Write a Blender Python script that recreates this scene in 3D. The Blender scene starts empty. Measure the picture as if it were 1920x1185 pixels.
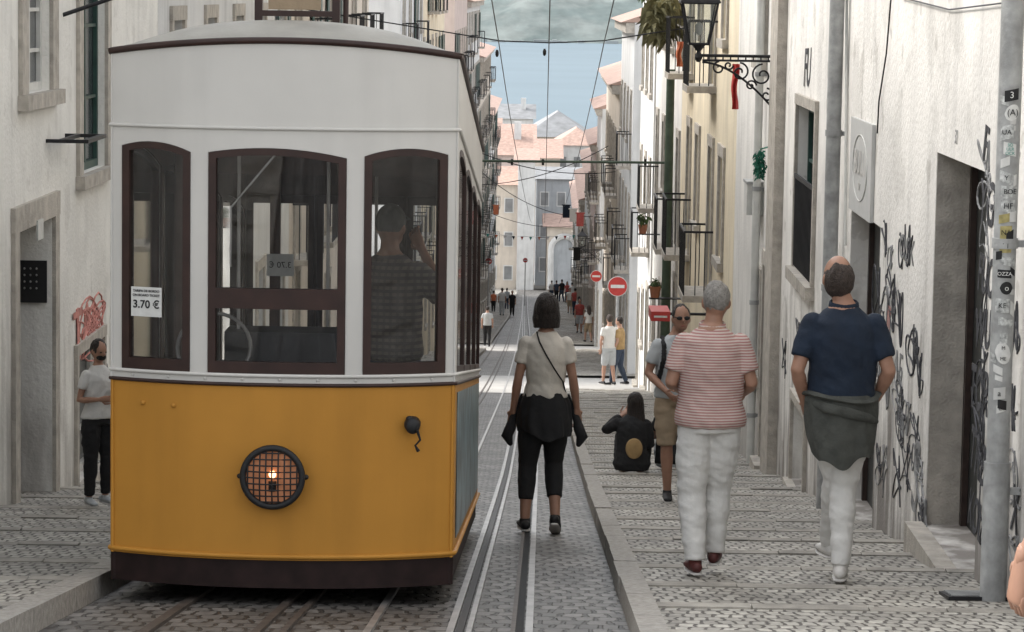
import bpy, bmesh, math, random
from mathutils import Vector, Matrix, noise
random.seed(7)
R=math.radians; PI=math.pi
scn=bpy.context.scene; COL=scn.collection
V=Vector
# ------------------------------------------------------------------ camera
F=5500.0; PITCH=R(6.3); ROLL=R(0.9)
r0=V((1,0,0)); u0=V((0,math.sin(PITCH),math.cos(PITCH))); fw=V((0,math.cos(PITCH),-math.sin(PITCH)))
cr=r0*math.cos(ROLL)+u0*math.sin(ROLL); cu=u0*math.cos(ROLL)-r0*math.sin(ROLL)
cam=bpy.data.cameras.new('camera'); cam.sensor_width=36; cam.lens=F/1920*36; cam.clip_end=12000; cam.clip_start=.1
co=bpy.data.objects.new('camera',cam); COL.objects.link(co)
mm=Matrix.Identity(4)
for i in range(3): mm[i][0]=cr[i]; mm[i][1]=cu[i]; mm[i][2]=-fw[i]
co.matrix_world=mm; scn.camera=co
def ray(px,py): return cr*((px-960)/F)+cu*((592.5-py)/F)+fw
def P(px,py,Y): d=ray(px,py); return d*(Y/d.y)
_d=ray(1016,675); K=_d.x/_d.y; S=-_d.z/_d.y
H0=1.2
PR=[(-60,-H0+60*S),(30,-H0-30*S),(72,-9.65),(124,-15.0),(207,-22.8),(255,-26.1),(300,-28.5),(520,-51),(900,-60)]
def _g(Y):
    for (a,b),(c,d) in zip(PR,PR[1:]):
        if Y<=c: return b+(d-b)*(Y-a)/(c-a)
    return PR[-1][1]
def gz(Y):
    if Y<22: return -H0-S*Y
    return sum(_g(Y+q) for q in (-8,-4,0,4,8))/5
def GI(px,py,off=0):
    Y=6
    while Y<420 and P(px,py,Y).z>gz(Y)+off: Y+=.25
    lo,hi=Y-.25,Y
    for _ in range(20):
        m=(lo+hi)/2
        if P(px,py,m).z>gz(m)+off: lo=m
        else: hi=m
    return P(px,py,hi)
def W(a,Y,h=0): return V((a+K*Y,Y,gz(Y)+h))
def WA(a,Y,z): return V((a+K*Y,Y,z))
def onwall(a,px,py):
    d=ray(px,py); Y=a/(d.x/d.y-K); return Y,P(px,py,Y).z
# ------------------------------------------------------------------ materials
def M(name,col,rough=.6,var=.12,scale=5,bump=0,bscale=80,metal=0,streak=0,dirt=0,emit=None,stripe=None,spec=.4,peel=0,tint=None):
    m=bpy.data.materials.new(name); m.use_nodes=True; nt=m.node_tree; b=nt.nodes['Principled BSDF']
    N=nt.nodes.new; L=nt.links.new
    b.inputs['Roughness'].default_value=rough; b.inputs['Metallic'].default_value=metal
    b.inputs['Specular IOR Level'].default_value=spec
    tc=N('ShaderNodeTexCoord')
    rgb=N('ShaderNodeRGB'); rgb.outputs[0].default_value=(*col,1); cur=rgb.outputs[0]
    def nz(sc,det=4,vec=None):
        n=N('ShaderNodeTexNoise'); n.inputs['Scale'].default_value=sc; n.inputs['Detail'].default_value=det
        L(vec or tc.outputs['Object'],n.inputs['Vector']); return n.outputs['Fac']
    def mr(s,a,b_,c,d):
        n=N('ShaderNodeMapRange'); L(s,n.inputs[0])
        for i,v in enumerate((a,b_,c,d)): n.inputs[i+1].default_value=v
        return n.outputs[0]
    def mul(c,f):
        n=N('ShaderNodeVectorMath'); n.operation='SCALE'; L(c,n.inputs[0]); L(f,n.inputs['Scale']); return n.outputs[0]
    def mix(f,c1,c2):
        n=N('ShaderNodeMix'); n.data_type='RGBA'; L(f,n.inputs[0]); L(c1,n.inputs[6])
        if isinstance(c2,tuple): n.inputs[7].default_value=(*c2,1)
        else: L(c2,n.inputs[7])
        return n.outputs[2]
    if stripe:
        kind,c2,per=stripe
        sx=N('ShaderNodeSeparateXYZ'); L(tc.outputs['Object'],sx.inputs[0])
        def band(out,per,duty):
            a=N('ShaderNodeMath'); a.operation='MULTIPLY'; L(out,a.inputs[0]); a.inputs[1].default_value=1/per
            f=N('ShaderNodeMath'); f.operation='FRACT'; L(a.outputs[0],f.inputs[0])
            g=N('ShaderNodeMath'); g.operation='GREATER_THAN'; L(f.outputs[0],g.inputs[0]); g.inputs[1].default_value=duty
            return g.outputs[0]
        cur=mix(band(sx.outputs[2],per,.5),cur,c2)
        if kind=='plaid':
            h=N('ShaderNodeMath'); h.operation='MULTIPLY'; L(band(sx.outputs[0],per,.6),h.inputs[0]); h.inputs[1].default_value=.6
            cur=mix(h.outputs[0],cur,c2)
    if tint: cur=mix(mr(nz(tint[1],8),.42,.62,0,1),cur,tint[0])
    if var: cur=mul(cur,mr(nz(scale),.3,.7,1-var,1+var))
    if peel:
        cur=mix(mr(nz(1.1,9),.56,.59,0,peel),cur,(.56,.54,.50))
        cur=mix(mr(nz(2.3,9),.62,.64,0,peel),cur,(.38,.35,.31))
    if streak:
        mp=N('ShaderNodeMapping'); mp.inputs['Scale'].default_value=(4,4,.35); L(tc.outputs['Object'],mp.inputs[0])
        cur=mul(cur,mr(nz(1,6,mp.outputs[0]),.5,.72,1,1-streak))
        cur=mul(cur,mr(nz(.7,8),.42,.68,1.03,1-streak*.7))
    if dirt:
        dp=N('ShaderNodeVectorMath'); dp.operation='DOT_PRODUCT'; L(tc.outputs['Object'],dp.inputs[0]); dp.inputs[1].default_value=(0,S,1)
        ad=N('ShaderNodeMath'); ad.operation='ADD'; L(dp.outputs['Value'],ad.inputs[0])
        mp=N('ShaderNodeMapping'); mp.inputs['Scale'].default_value=(3,3,.7); L(tc.outputs['Object'],mp.inputs[0])
        L(mr(nz(1.5,7,mp.outputs[0]),.3,.7,1.2,-1.2),ad.inputs[1])
        cur=mix(mr(ad.outputs[0],-.3,1.5,dirt,0),cur,(.12,.10,.085))
    L(cur,b.inputs['Base Color'])
    if bump:
        bp=N('ShaderNodeBump'); bp.inputs['Strength'].default_value=bump; bp.inputs['Distance'].default_value=.02
        L(nz(bscale,5),bp.inputs['Height']); L(bp.outputs[0],b.inputs['Normal'])
    if emit:
        b.inputs['Emission Color'].default_value=(*emit[0],1); b.inputs['Emission Strength'].default_value=emit[1]
    return m
def cobble(name,c1,c2,mortar,bw,rh,dist=.03,rough=.7,bump=.6,mort=.014):
    m=bpy.data.materials.new(name); m.use_nodes=True; nt=m.node_tree; b=nt.nodes['Principled BSDF']; N=nt.nodes.new; L=nt.links.new
    tc=N('ShaderNodeTexCoord'); n1=N('ShaderNodeTexNoise'); n1.inputs['Scale'].default_value=7; n1.inputs['Detail'].default_value=2; L(tc.outputs['Object'],n1.inputs[0])
    s=N('ShaderNodeVectorMath'); s.operation='SUBTRACT'; L(n1.outputs['Color'],s.inputs[0]); s.inputs[1].default_value=(.5,.5,.5)
    k=N('ShaderNodeVectorMath'); k.operation='SCALE'; L(s.outputs[0],k.inputs[0]); k.inputs['Scale'].default_value=dist*4
    a=N('ShaderNodeVectorMath'); a.operation='ADD'; L(tc.outputs['Object'],a.inputs[0]); L(k.outputs[0],a.inputs[1])
    br=N('ShaderNodeTexBrick'); L(a.outputs[0],br.inputs['Vector']); br.inputs['Scale'].default_value=1
    br.inputs['Brick Width'].default_value=bw; br.inputs['Row Height'].default_value=rh; br.inputs['Mortar Size'].default_value=mort; br.inputs['Mortar Smooth'].default_value=.5
    br.inputs['Color1'].default_value=(*c1,1); br.inputs['Color2'].default_value=(*c2,1); br.inputs['Mortar'].default_value=(*mortar,1)
    n2=N('ShaderNodeTexNoise'); n2.inputs['Scale'].default_value=.9; n2.inputs['Detail'].default_value=8; L(tc.outputs['Object'],n2.inputs[0])
    mr=N('ShaderNodeMapRange'); L(n2.outputs[0],mr.inputs[0]); mr.inputs[1].default_value=.3; mr.inputs[2].default_value=.7; mr.inputs[3].default_value=.6; mr.inputs[4].default_value=1.35
    sc=N('ShaderNodeVectorMath'); sc.operation='SCALE'; L(br.outputs['Color'],sc.inputs[0]); L(mr.outputs[0],sc.inputs['Scale'])
    n3=N('ShaderNodeTexNoise'); n3.inputs['Scale'].default_value=25; L(tc.outputs['Object'],n3.inputs[0])
    mr3=N('ShaderNodeMapRange'); L(n3.outputs[0],mr3.inputs[0]); mr3.inputs[1].default_value=.3; mr3.inputs[2].default_value=.7; mr3.inputs[3].default_value=.7; mr3.inputs[4].default_value=1.25
    sc2=N('ShaderNodeVectorMath'); sc2.operation='SCALE'; L(sc.outputs[0],sc2.inputs[0]); L(mr3.outputs[0],sc2.inputs['Scale'])
    L(sc2.outputs[0],b.inputs['Base Color']); b.inputs['Roughness'].default_value=rough
    bp=N('ShaderNodeBump'); bp.inputs['Strength'].default_value=bump; bp.inputs['Distance'].default_value=.02; bp.invert=True
    L(br.outputs['Fac'],bp.inputs['Height']); L(bp.outputs[0],b.inputs['Normal'])
    return m
def glass_mat(name,tint,refl=.12):
    m=bpy.data.materials.new(name); m.use_nodes=True; nt=m.node_tree; N=nt.nodes.new; L=nt.links.new
    nt.nodes.remove(nt.nodes['Principled BSDF']); out=nt.nodes['Material Output']
    t=N('ShaderNodeBsdfTransparent'); t.inputs[0].default_value=(*tint,1); g=N('ShaderNodeBsdfGlossy'); g.inputs['Roughness'].default_value=.03
    lw=N('ShaderNodeFresnel'); lw.inputs[0].default_value=1.45
    n=N('ShaderNodeTexNoise'); n.inputs['Scale'].default_value=3; mr=N('ShaderNodeMapRange'); L(n.outputs[0],mr.inputs[0]); mr.inputs[3].default_value=0; mr.inputs[4].default_value=refl
    ad=N('ShaderNodeMath'); L(lw.outputs[0],ad.inputs[0]); L(mr.outputs[0],ad.inputs[1])
    x=N('ShaderNodeMixShader'); L(ad.outputs[0],x.inputs[0]); L(t.outputs[0],x.inputs[1]); L(g.outputs[0],x.inputs[2]); L(x.outputs[0],out.inputs[0])
    return m
MT={}
MT['white_wall']=M('plaster_white',(.80,.775,.73),.85,.05,2,.5,25,streak=.18,dirt=.8,peel=.4)
MT['grey_wall']=M('plaster_grey',(.72,.70,.66),.85,.08,2,.5,25,streak=.16,dirt=.55)
MT['left_wall']=M('plaster_left',(.76,.745,.70),.85,.05,2,.5,25,streak=.12,dirt=.5,peel=.2)
MT['yellow_wall']=M('plaster_yellow',(.72,.63,.47),.85,.06,2,.4,25,streak=.15,dirt=.35)
MT['pink_wall']=M('plaster_pink',(.55,.46,.42),.85,.06,2,.3,25,streak=.12)  # far plasters from here to blue grey: distance haze lightens the base colour
MT['peach_wall']=M('plaster_peach',(.58,.52,.45),.85,.06,2,.3,25,streak=.12)
MT['pale_wall']=M('plaster_pale',(.62,.62,.61),.85,.05,2,.3,25,streak=.15)
MT['blue_wall']=M('plaster_bluegrey',(.38,.40,.42),.85,.06,2,.3,25,streak=.15)
MT['stone']=M('limestone',(.44,.405,.355),.8,.2,9,.5,60,streak=.2)
MT['granite']=M('granite_kerb',(.31,.29,.26),.75,.25,30,.4,120)
MT['edging']=M('step_edging',(.30,.28,.245),.75,.3,6,.4,120)
MT['roof']=M('roof_tiles',(.40,.275,.225),.8,.2,3,.3,40)  # roof tones here and below lightened and greyed as painted haze
MT['roof_grey']=M('roof_grey',(.23,.235,.24),.8,.2,1)
MT['dark_wood']=M('dark_wood',(.035,.022,.018),.4,.3,14)
MT['door_dark']=M('door_dark',(.03,.032,.03),.5,.2,6)
MT['glass_dark']=M('window_glass',(.05,.055,.06),.12,.3,2,spec=.8)
MT['green_paint']=M('green_paint',(.02,.055,.045),.5,.2,8)
MT['frame_white']=M('frame_white',(.56,.56,.53),.5,.1,8)
MT['iron']=M('wrought_iron',(.018,.018,.02),.5,.3,20,metal=.3)
MT['pole_green']=M('pole_green',(.07,.10,.07),.6,.2,8)
MT['pipe']=M('pipe_grey',(.34,.345,.34),.45,.25,12,.2,60,streak=.4)
MT['tram_white']=M('tram_white',(.56,.545,.515),.42,.03,3,.02,90,streak=.08,spec=.35)
MT['tram_yellow']=M('tram_yellow',(.46,.215,.035),.5,.05,3,.03,120,streak=.12,spec=.22)
MT['tram_brown']=M('tram_brown',(.030,.013,.010),.45,.25,10)
MT['tram_roof']=M('tram_roof',(.29,.28,.25),.6,.14,5,.1,40)
MT['tram_skirt']=M('tram_skirt',(.020,.011,.01),.6,.3,10,spec=.2)
MT['tram_advert']=M('tram_side_paint',(.14,.20,.22),.3,.9,5)
MT['tram_inside']=M('tram_inside',(.085,.055,.043),.5,.3,8)
MT['tram_ceiling']=M('tram_ceiling',(.34,.32,.28),.5,.1,8)
MT['seat']=M('tram_seat',(.03,.03,.032),.5,.2,8)
MT['glass']=glass_mat('clear_glass',(.96,.97,.97),.06)
MT['lamp_glass']=glass_mat('lantern_glass',(.85,.88,.88),.25)
MT['steel']=M('rail_steel',(.34,.33,.32),.5,.2,6,metal=.8)
MT['steel_dark']=M('rail_rust',(.09,.075,.065),.6,.3,12,metal=.3)
MT['black']=M('matt_black',(.012,.012,.013),.6,.2,20)
MT['spray']=M('spray_black',(.05,.05,.055),.8,.6,14)
MT['spray_faded']=M('spray_faded',(.22,.22,.22),.8,.5,8)
MT['spray_red']=M('spray_red',(.48,.20,.17),.8,.3,10)
MT['paper']=M('paper_white',(.62,.62,.60),.6,.08,30)
MT['red']=M('sign_red',(.45,.045,.04),.5,.08,5)
MT['orange']=M('cloth_orange',(.50,.15,.07),.7,.15,8)
MT['teal']=M('teal_print',(.05,.28,.24),.6,.1,8)
MT['plaque']=M('plaque_grey',(.50,.50,.485),.6,.05,8)
MT['bulb']=M('lamp_bulb',(.9,.5,.2),.4,0,1,emit=((1,.5,.22),7))
MT['reflector']=M('lamp_reflector',(.34,.17,.10),.3,.5,12,emit=((1,.36,.14),.12))
MT['leaf']=M('leaf_green',(.07,.11,.04),.6,.5,9)
MT['leaf_dry']=M('leaf_dry',(.18,.17,.09),.7,.4,9)
MT['terracotta']=M('terracotta',(.38,.16,.09),.8,.1,8)
MT['cobble']=cobble('cobble_pavement',(.25,.235,.205),(.40,.38,.335),(.075,.065,.055),.074,.15,dist=.018,mort=.010)
MT['setts']=cobble('setts_track',(.085,.08,.073),(.18,.17,.157),(.038,.035,.031),.11,.21,dist=.022,rough=.55,bump=.8,mort=.014)
MT['sunlit_paving']=M('paving_painted_sun',(.38,.37,.35),.8,.12,1.5)  # pale colour helps paint the sunlit band across the side streets
MT['ground']=M('ground_earth',(.22,.21,.19),.9,.2,.5)
MT['water']=M('river_water',(.155,.20,.228),.8,.05,.01,.2,.05,spec=.1)
MT['hill']=M('far_hills',(.125,.155,.15),.95,.2,.06,0,tint=((.19,.215,.205),.02))  # greyed base colour stands in for haze over the wooded slopes
MT['skin']=M('skin',(.40,.235,.17),.5,.08,20)
MT['skin_tan']=M('skin_tan',(.31,.17,.115),.5,.08,20)
MT['f_white']=M('cloth_white',(.60,.59,.565),.85,.05,9,.6,14)
MT['f_cream']=M('cloth_cream',(.55,.51,.45),.85,.05,9,.6,12)
MT['f_navy']=M('cloth_navy',(.008,.016,.032),.85,.2,9,.6,12)
MT['f_grey']=M('cloth_grey',(.062,.065,.058),.9,.2,14,.7,16)
MT['f_black']=M('cloth_black',(.012,.012,.013),.85,.2,9,.6,14)
MT['f_stripe']=M('cloth_stripe',(.50,.42,.38),.85,.06,9,.5,12,stripe=('h',(.34,.165,.15),.0165))
MT['f_plaid']=M('cloth_plaid',(.19,.165,.145),.85,.1,9,stripe=('plaid',(.09,.08,.08),.036))
MT['f_ltgrey']=M('cloth_light_grey',(.40,.42,.43),.85,.1,9,.3,20)
MT['f_beige']=M('cloth_beige',(.30,.23,.155),.85,.1,9,.3,20)
MT['f_denim']=M('cloth_denim',(.04,.055,.085),.85,.2,9)
MT['f_ochre']=M('cloth_ochre',(.36,.24,.11),.85,.2,9)
MT['f_red']=M('cloth_red',(.38,.08,.07),.85,.2,9)
MT['f_orange']=MT['orange']
MT['hair_dark']=M('hair_dark',(.018,.012,.009),.5,.4,60,.8,150)
MT['hair_grey']=M('hair_grey',(.26,.245,.225),.7,.3,60,.8,150)
MT['hair_brown']=M('hair_brown',(.045,.032,.026),.6,.4,60,.8,150)
MT['shoe_red']=M('shoe_red',(.08,.02,.018),.6,.3,20)
MT['sole']=M('sole_white',(.55,.53,.50),.6,.1,9)
MT['mouth']=M('lips',(.30,.10,.08),.5,.1,9)
# ------------------------------------------------------------------ object helpers
def tag(o,label=None,cat=None,group=None,kind=None):
    if label: o['label']=label
    if cat: o['category']=cat
    if group: o['group']=group
    if kind: o['kind']=kind
    return o
def empty(name,loc,label=None,cat=None,group=None,rz=0,sc=1):
    o=bpy.data.objects.new(name,None); COL.objects.link(o); o.location=loc; o.rotation_euler=(0,0,rz); o.scale=(sc,)*3; o.empty_display_size=.1
    return tag(o,label,cat,group)
def wl(o):
    v=V((0,0,0))
    while o: v+=V(o.location); o=o.parent
    return v
def mk(name,bm,mat,parent=None,local=False,smooth=None,rc=True,loc=None):
    if rc: bmesh.ops.recalc_face_normals(bm,faces=bm.faces[:])
    me=bpy.data.meshes.new(name)
    if parent and not local: bmesh.ops.translate(bm,verts=bm.verts[:],vec=-wl(parent))
    if loc is not None: bmesh.ops.translate(bm,verts=bm.verts[:],vec=-V(loc))
    bm.to_mesh(me); bm.free(); me.materials.append(MT[mat] if isinstance(mat,str) else mat)
    if smooth is not None:
        for p in me.polygons: p.use_smooth=True
        me.set_sharp_from_angle(angle=R(smooth))
    o=bpy.data.objects.new(name,me); COL.objects.link(o)
    if parent: o.parent=parent
    if loc is not None: o.location=loc
    return o
def solid(o,th,smooth=30):
    md=o.modifiers.new('s','SOLIDIFY'); md.thickness=th; md.offset=-1
    par=o.parent; o.parent=None
    bpy.context.view_layer.update(); me=bpy.data.meshes.new_from_object(o.evaluated_get(bpy.context.evaluated_depsgraph_get()))
    o.modifiers.clear(); o.data=me; o.parent=par
    for p in me.polygons: p.use_smooth=True
    me.set_sharp_from_angle(angle=R(smooth)); return o
NB=bmesh.new
def hexa(bm,c):
    v=[bm.verts.new(p) for p in c]
    for f in ((0,1,3,2),(4,6,7,5),(0,4,5,1),(2,3,7,6),(0,2,6,4),(1,5,7,3)): bm.faces.new([v[i] for i in f])
def box(bm,x0,x1,y0,y1,z0,z1,fn=None):
    c=[V((x,y,z)) for x in (x0,x1) for y in (y0,y1) for z in (z0,z1)]
    if fn: c=[fn(p) for p in c]
    hexa(bm,c)
def sbox(bm,a0,a1,Y0,Y1,z0,z1): box(bm,a0,a1,Y0,Y1,z0,z1,lambda p: WA(p.x,p.y,p.z))
def gbox(bm,a0,a1,Y0,Y1,h0,h1): box(bm,a0,a1,Y0,Y1,h0,h1,lambda p: W(p.x,p.y,p.z))
def tube(bm,pts,rad,seg=10,side=(1,0,0),rnd=False):
    pts=[V(p) for p in pts]
    if not isinstance(rad,(list,tuple)) : rad=[rad]*len(pts)
    elif len(rad)==2 and len(pts)!=2: rad=[rad]*len(pts)
    rad=[(r,r) if not isinstance(r,(tuple,list)) else r for r in rad]
    if rnd:
        t0=(pts[1]-pts[0]).normalized(); t1=(pts[-1]-pts[-2]).normalized(); p0,p1=pts[0],pts[-1]; a,b=rad[0],rad[-1]; m0=min(a); m1=min(b)
        pts=[p0-t0*m0*.9,p0-t0*m0*.55]+pts+[p1+t1*m1*.55,p1+t1*m1*.9]
        rad=[(a[0]*.4,a[1]*.4),(a[0]*.82,a[1]*.82)]+rad+[(b[0]*.82,b[1]*.82),(b[0]*.4,b[1]*.4)]
    rings=[]; n=len(pts)
    for i,p in enumerate(pts):
        t=(pts[min(i+1,n-1)]-pts[max(i-1,0)]).normalized()
        s=V(side)-t*V(side).dot(t)
        if s.length<.15: s=V((0,1,0))-t*t.y
        if s.length<.15: s=V((0,0,1))-t*t.z
        s.normalize(); q=t.cross(s)
        rings.append([bm.verts.new(p+s*math.cos(2*PI*j/seg)*rad[i][0]+q*math.sin(2*PI*j/seg)*rad[i][1]) for j in range(seg)])
    for A,B in zip(rings,rings[1:]):
        for j in range(seg): bm.faces.new((A[j],A[(j+1)%seg],B[(j+1)%seg],B[j]))
    bm.faces.new(rings[0][::-1]); bm.faces.new(rings[-1])
def ell(bm,c,r,seg=16,rings=10,rot=None):
    m=Matrix.Translation(c)@(rot.to_4x4() if rot else Matrix.Identity(4))@Matrix.Diagonal((*r,1))
    bmesh.ops.create_uvsphere(bm,u_segments=seg,v_segments=rings,radius=1,matrix=m)
def text(name,s,size,M4,mat,parent,ext=.001,sx=1.0,local=False,bold=0):
    cu_=bpy.data.curves.new(name,'FONT'); cu_.body=s; cu_.size=size; cu_.align_x='CENTER'; cu_.align_y='CENTER'; cu_.extrude=ext; cu_.offset=bold
    o=bpy.data.objects.new(name,cu_); COL.objects.link(o); bpy.context.view_layer.update()
    me=bpy.data.meshes.new_from_object(o.evaluated_get(bpy.context.evaluated_depsgraph_get())); bpy.data.objects.remove(o)
    me.transform(M4@Matrix.Diagonal((sx,1,1,1)))
    if parent and not local: me.transform(Matrix.Translation(-wl(parent)))
    me.materials.clear(); me.materials.append(MT[mat] if isinstance(mat,str) else mat)
    r=bpy.data.objects.new(name,me); COL.objects.link(r); r.parent=parent; return r
def frame(o,x,y):
    x=V(x).normalized(); y=V(y).normalized(); z=x.cross(y)
    m=Matrix.Identity(4)
    for i in range(3): m[i][0]=x[i]; m[i][1]=y[i]; m[i][2]=z[i]; m[i][3]=o[i]
    return m
def copy_tree(o,parent=None):
    c=o.copy(); COL.objects.link(c); c.parent=parent
    for ch in list(o.children): copy_tree(ch,c)
    return c
def leaves(bm,c,r,n,sz,droop=.3):
    for _ in range(n):
        d=V((random.gauss(0,1),random.gauss(0,1),random.gauss(0,1))).normalized()*random.random()**.4
        p=V(c)+V((d.x*r[0],d.y*r[1],d.z*r[2]))
        a=V((random.uniform(-1,1),random.uniform(-1,1),random.uniform(-1,.6))).normalized()*sz*random.uniform(.6,1.4); b=a.cross(V((random.random(),random.random(),random.random()))).normalized()*sz*.3
        bm.faces.new([bm.verts.new(q) for q in (p,p+a*.5+b,p+a+V((0,0,-droop*sz)),p+a*.5-b)])
# ------------------------------------------------------------------ ground
AKR=.5*(  (lambda p:p.x-K*p.y)(GI(1200,1185)) + (lambda p:p.x-K*p.y)(GI(1078,850)) )
AKL=(lambda p:p.x-K*p.y)(GI(150,1112))
AR=2.42; AL=-4.1
def A(px,py): p=GI(px,py,-.08); return p.x-K*p.y
bm=NB()
ys=[-40,-20,0]+[i*4 for i in range(1,100)]+[420,470,520,560]
prev=None
for Y in ys:
    row=[bm.verts.new((x,Y,gz(Y)-.3)) for x in (-1500,-400,-60,-20,0,20,60,400,1500)]
    if prev:
        for i in range(8): bm.faces.new((prev[i],prev[i+1],row[i+1],row[i]))
    prev=row
tag(mk('ground',bm,'ground'),kind='structure')
def strip(name,a0,a1,Y0,Y1,h,mat,step=1.0):
    bm=NB(); Y=Y0; prev=None
    while Y<=Y1+1e-6:
        row=[bm.verts.new(W(a0,Y,h)),bm.verts.new(W(a1,Y,h))]
        if prev: bm.faces.new((prev[0],prev[1],row[1],row[0]))
        prev=row; Y+=step
    return tag(mk(name,bm,mat),kind='structure')
strip('road',AKL,AKR,-6,66,-.08,'setts')
strip('crossroad',AL-12,AR+12,66,82,-.07,'sunlit_paving')
strip('road',AKL,AKR,82,118,-.08,'setts')
strip('crossroad',AL-12,AR+12,118,130,-.07,'sunlit_paving')
strip('road',AKL,AKR,130,262,-.08,'setts')
def steps(name,a0,a1,segs,mat,st0=1.3):
    bm=NB(); bn=NB(); dr=.032
    for Y0,Y1 in segs:
      Y=Y0
      while Y<Y1:
        st=st0*random.uniform(.85,1.2); Z=min(Y+st,Y1)
        n=.10
        c=[WA(a,y,z) for a in (a0,a1) for y,z in ((Y,gz(Y)),(Z-n,gz(Z)+dr*(st-n)/st))]
        v=[bm.verts.new(p) for p in c]; bm.faces.new((v[0],v[2],v[3],v[1]))
        zt=gz(Z)+dr; a=a0
        while a<a1-.05:
            w_=min(random.uniform(.3,.6),a1-a); jz=random.uniform(-.006,.005); jy=random.uniform(-.012,.012)
            box(bn,a+.004,a+w_-.004,Z-n+jy,Z+jy,-.2,.003+jz,lambda p: WA(p.x,p.y,zt+p.z)); a+=w_
        Y=Z
    tag(mk(name,bm,mat),kind='structure'); tag(mk(name+'_edging',bn,'edging'),kind='structure')
SEG=[(-5,67),(81,119),(129,254)]
steps('pavement',AKR+.13,AR+.4,SEG,'cobble')
steps('pavement_opposite',AL-.4,AKL-.13,SEG,'cobble')
for nm,a0 in (('kerb',AKR),('kerb_opposite',AKL-.13)):
    bm=NB()
    for s0,s1 in SEG:
        Y=s0
        while Y<s1-1:
            gbox(bm,a0+random.uniform(-.005,.005),a0+.128,Y,Y+1.19,-.2,.045+random.uniform(-.006,.004)); Y+=1.2
    tag(mk(nm,bm,'granite'),kind='structure')
def rail(a,w,Y0,Y1,mat,h=-.062,drift=0,name='rail'):
    bm=NB(); Y=Y0; prev=None
    while Y<=Y1+.01:
        dd=drift*max(0,Y-30)**1.3
        row=[bm.verts.new(W(a+dd-w/2,Y,h-.03)),bm.verts.new(W(a+dd-w/2,Y,h)),bm.verts.new(W(a+dd+w/2,Y,h)),bm.verts.new(W(a+dd+w/2,Y,h-.03))]
        if prev:
            for i in range(3): bm.faces.new((prev[i],prev[i+1],row[i+1],row[i]))
        prev=row; Y+=1
    return mk(name,bm,mat)
rp=A(845,1185),A(880,1185),A(962,1185),A(992,1185)
DR=-.0012
for i,(a,w,m,l) in enumerate([(rp[0],.034,'steel','bright steel rail of the open track, nearest the tram'),(rp[1],.026,'steel','thin steel guard rail just right of the rail nearest the tram'),
    (rp[2],.022,'steel_dark','dull cable slot rail left of the brightest rail under the walking woman'),(rp[3],.036,'steel','brightest steel rail running under the walking woman'),
    (-.78,.035,'steel','steel rail of the tram track emerging beside the tram side'),(-1.28,.04,'steel_dark','dark cable slot rail under the middle of the tram'),(-1.78,.05,'steel_dark','dark rail under the left side of the tram'),(-1.16,.03,'steel_dark','second dark slot rail under the middle of the tram')]):
    tag(rail(a,w,2,250,m,drift=DR if i<4 else DR*.7,name='rail'),l,'rail')
for a in (rp[0]+.042,rp[3]-.045,rp[2]+.03):
    tag(rail(a,.035,2,250,'black',h=-.068,drift=DR,name='road_groove'),kind='structure')
# river, hills
bm=NB(); box(bm,-3500,3500,440,3300,-51,-50.6); tag(mk('water',bm,'water'),kind='structure')
bm=NB(); nx,ny=200,22; g=[]
for j in range(ny):
    row=[]
    for i in range(nx):
        x=-1300+2600*i/(nx-1); y=3000+j*38
        hh=(1-math.exp(-j*.30))*(74+22*noise.noise(V((x/400,y/400,2)))+20*noise.noise(V((x/90,y/100,5)))+16*noise.noise(V((x/35,y/50,9)))+7*noise.noise(V((x/14,y/20,3))))
        row.append(bm.verts.new((x,y,-52+(max(12*min(j,3)/1.5,hh) if j else 0))))
    g.append(row)
for j in range(ny-1):
    for i in range(nx-1): bm.faces.new((g[j][i],g[j][i+1],g[j+1][i+1],g[j+1][i]))
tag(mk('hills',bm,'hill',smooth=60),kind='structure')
bm=NB()
for k in range(60):
    x=random.uniform(-320,320); w_=random.uniform(3,16); h_=random.uniform(.8,3.2)
    box(bm,x,x+w_,2985+k*.1,2994+k*.1,-51,-50+h_)
o=mk('shore_town',bm,M('shore_buildings',(.30,.32,.32),.9,.2,.02)); tag(o,'thin line of pale buildings along the far shore','town',kind='stuff')
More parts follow.
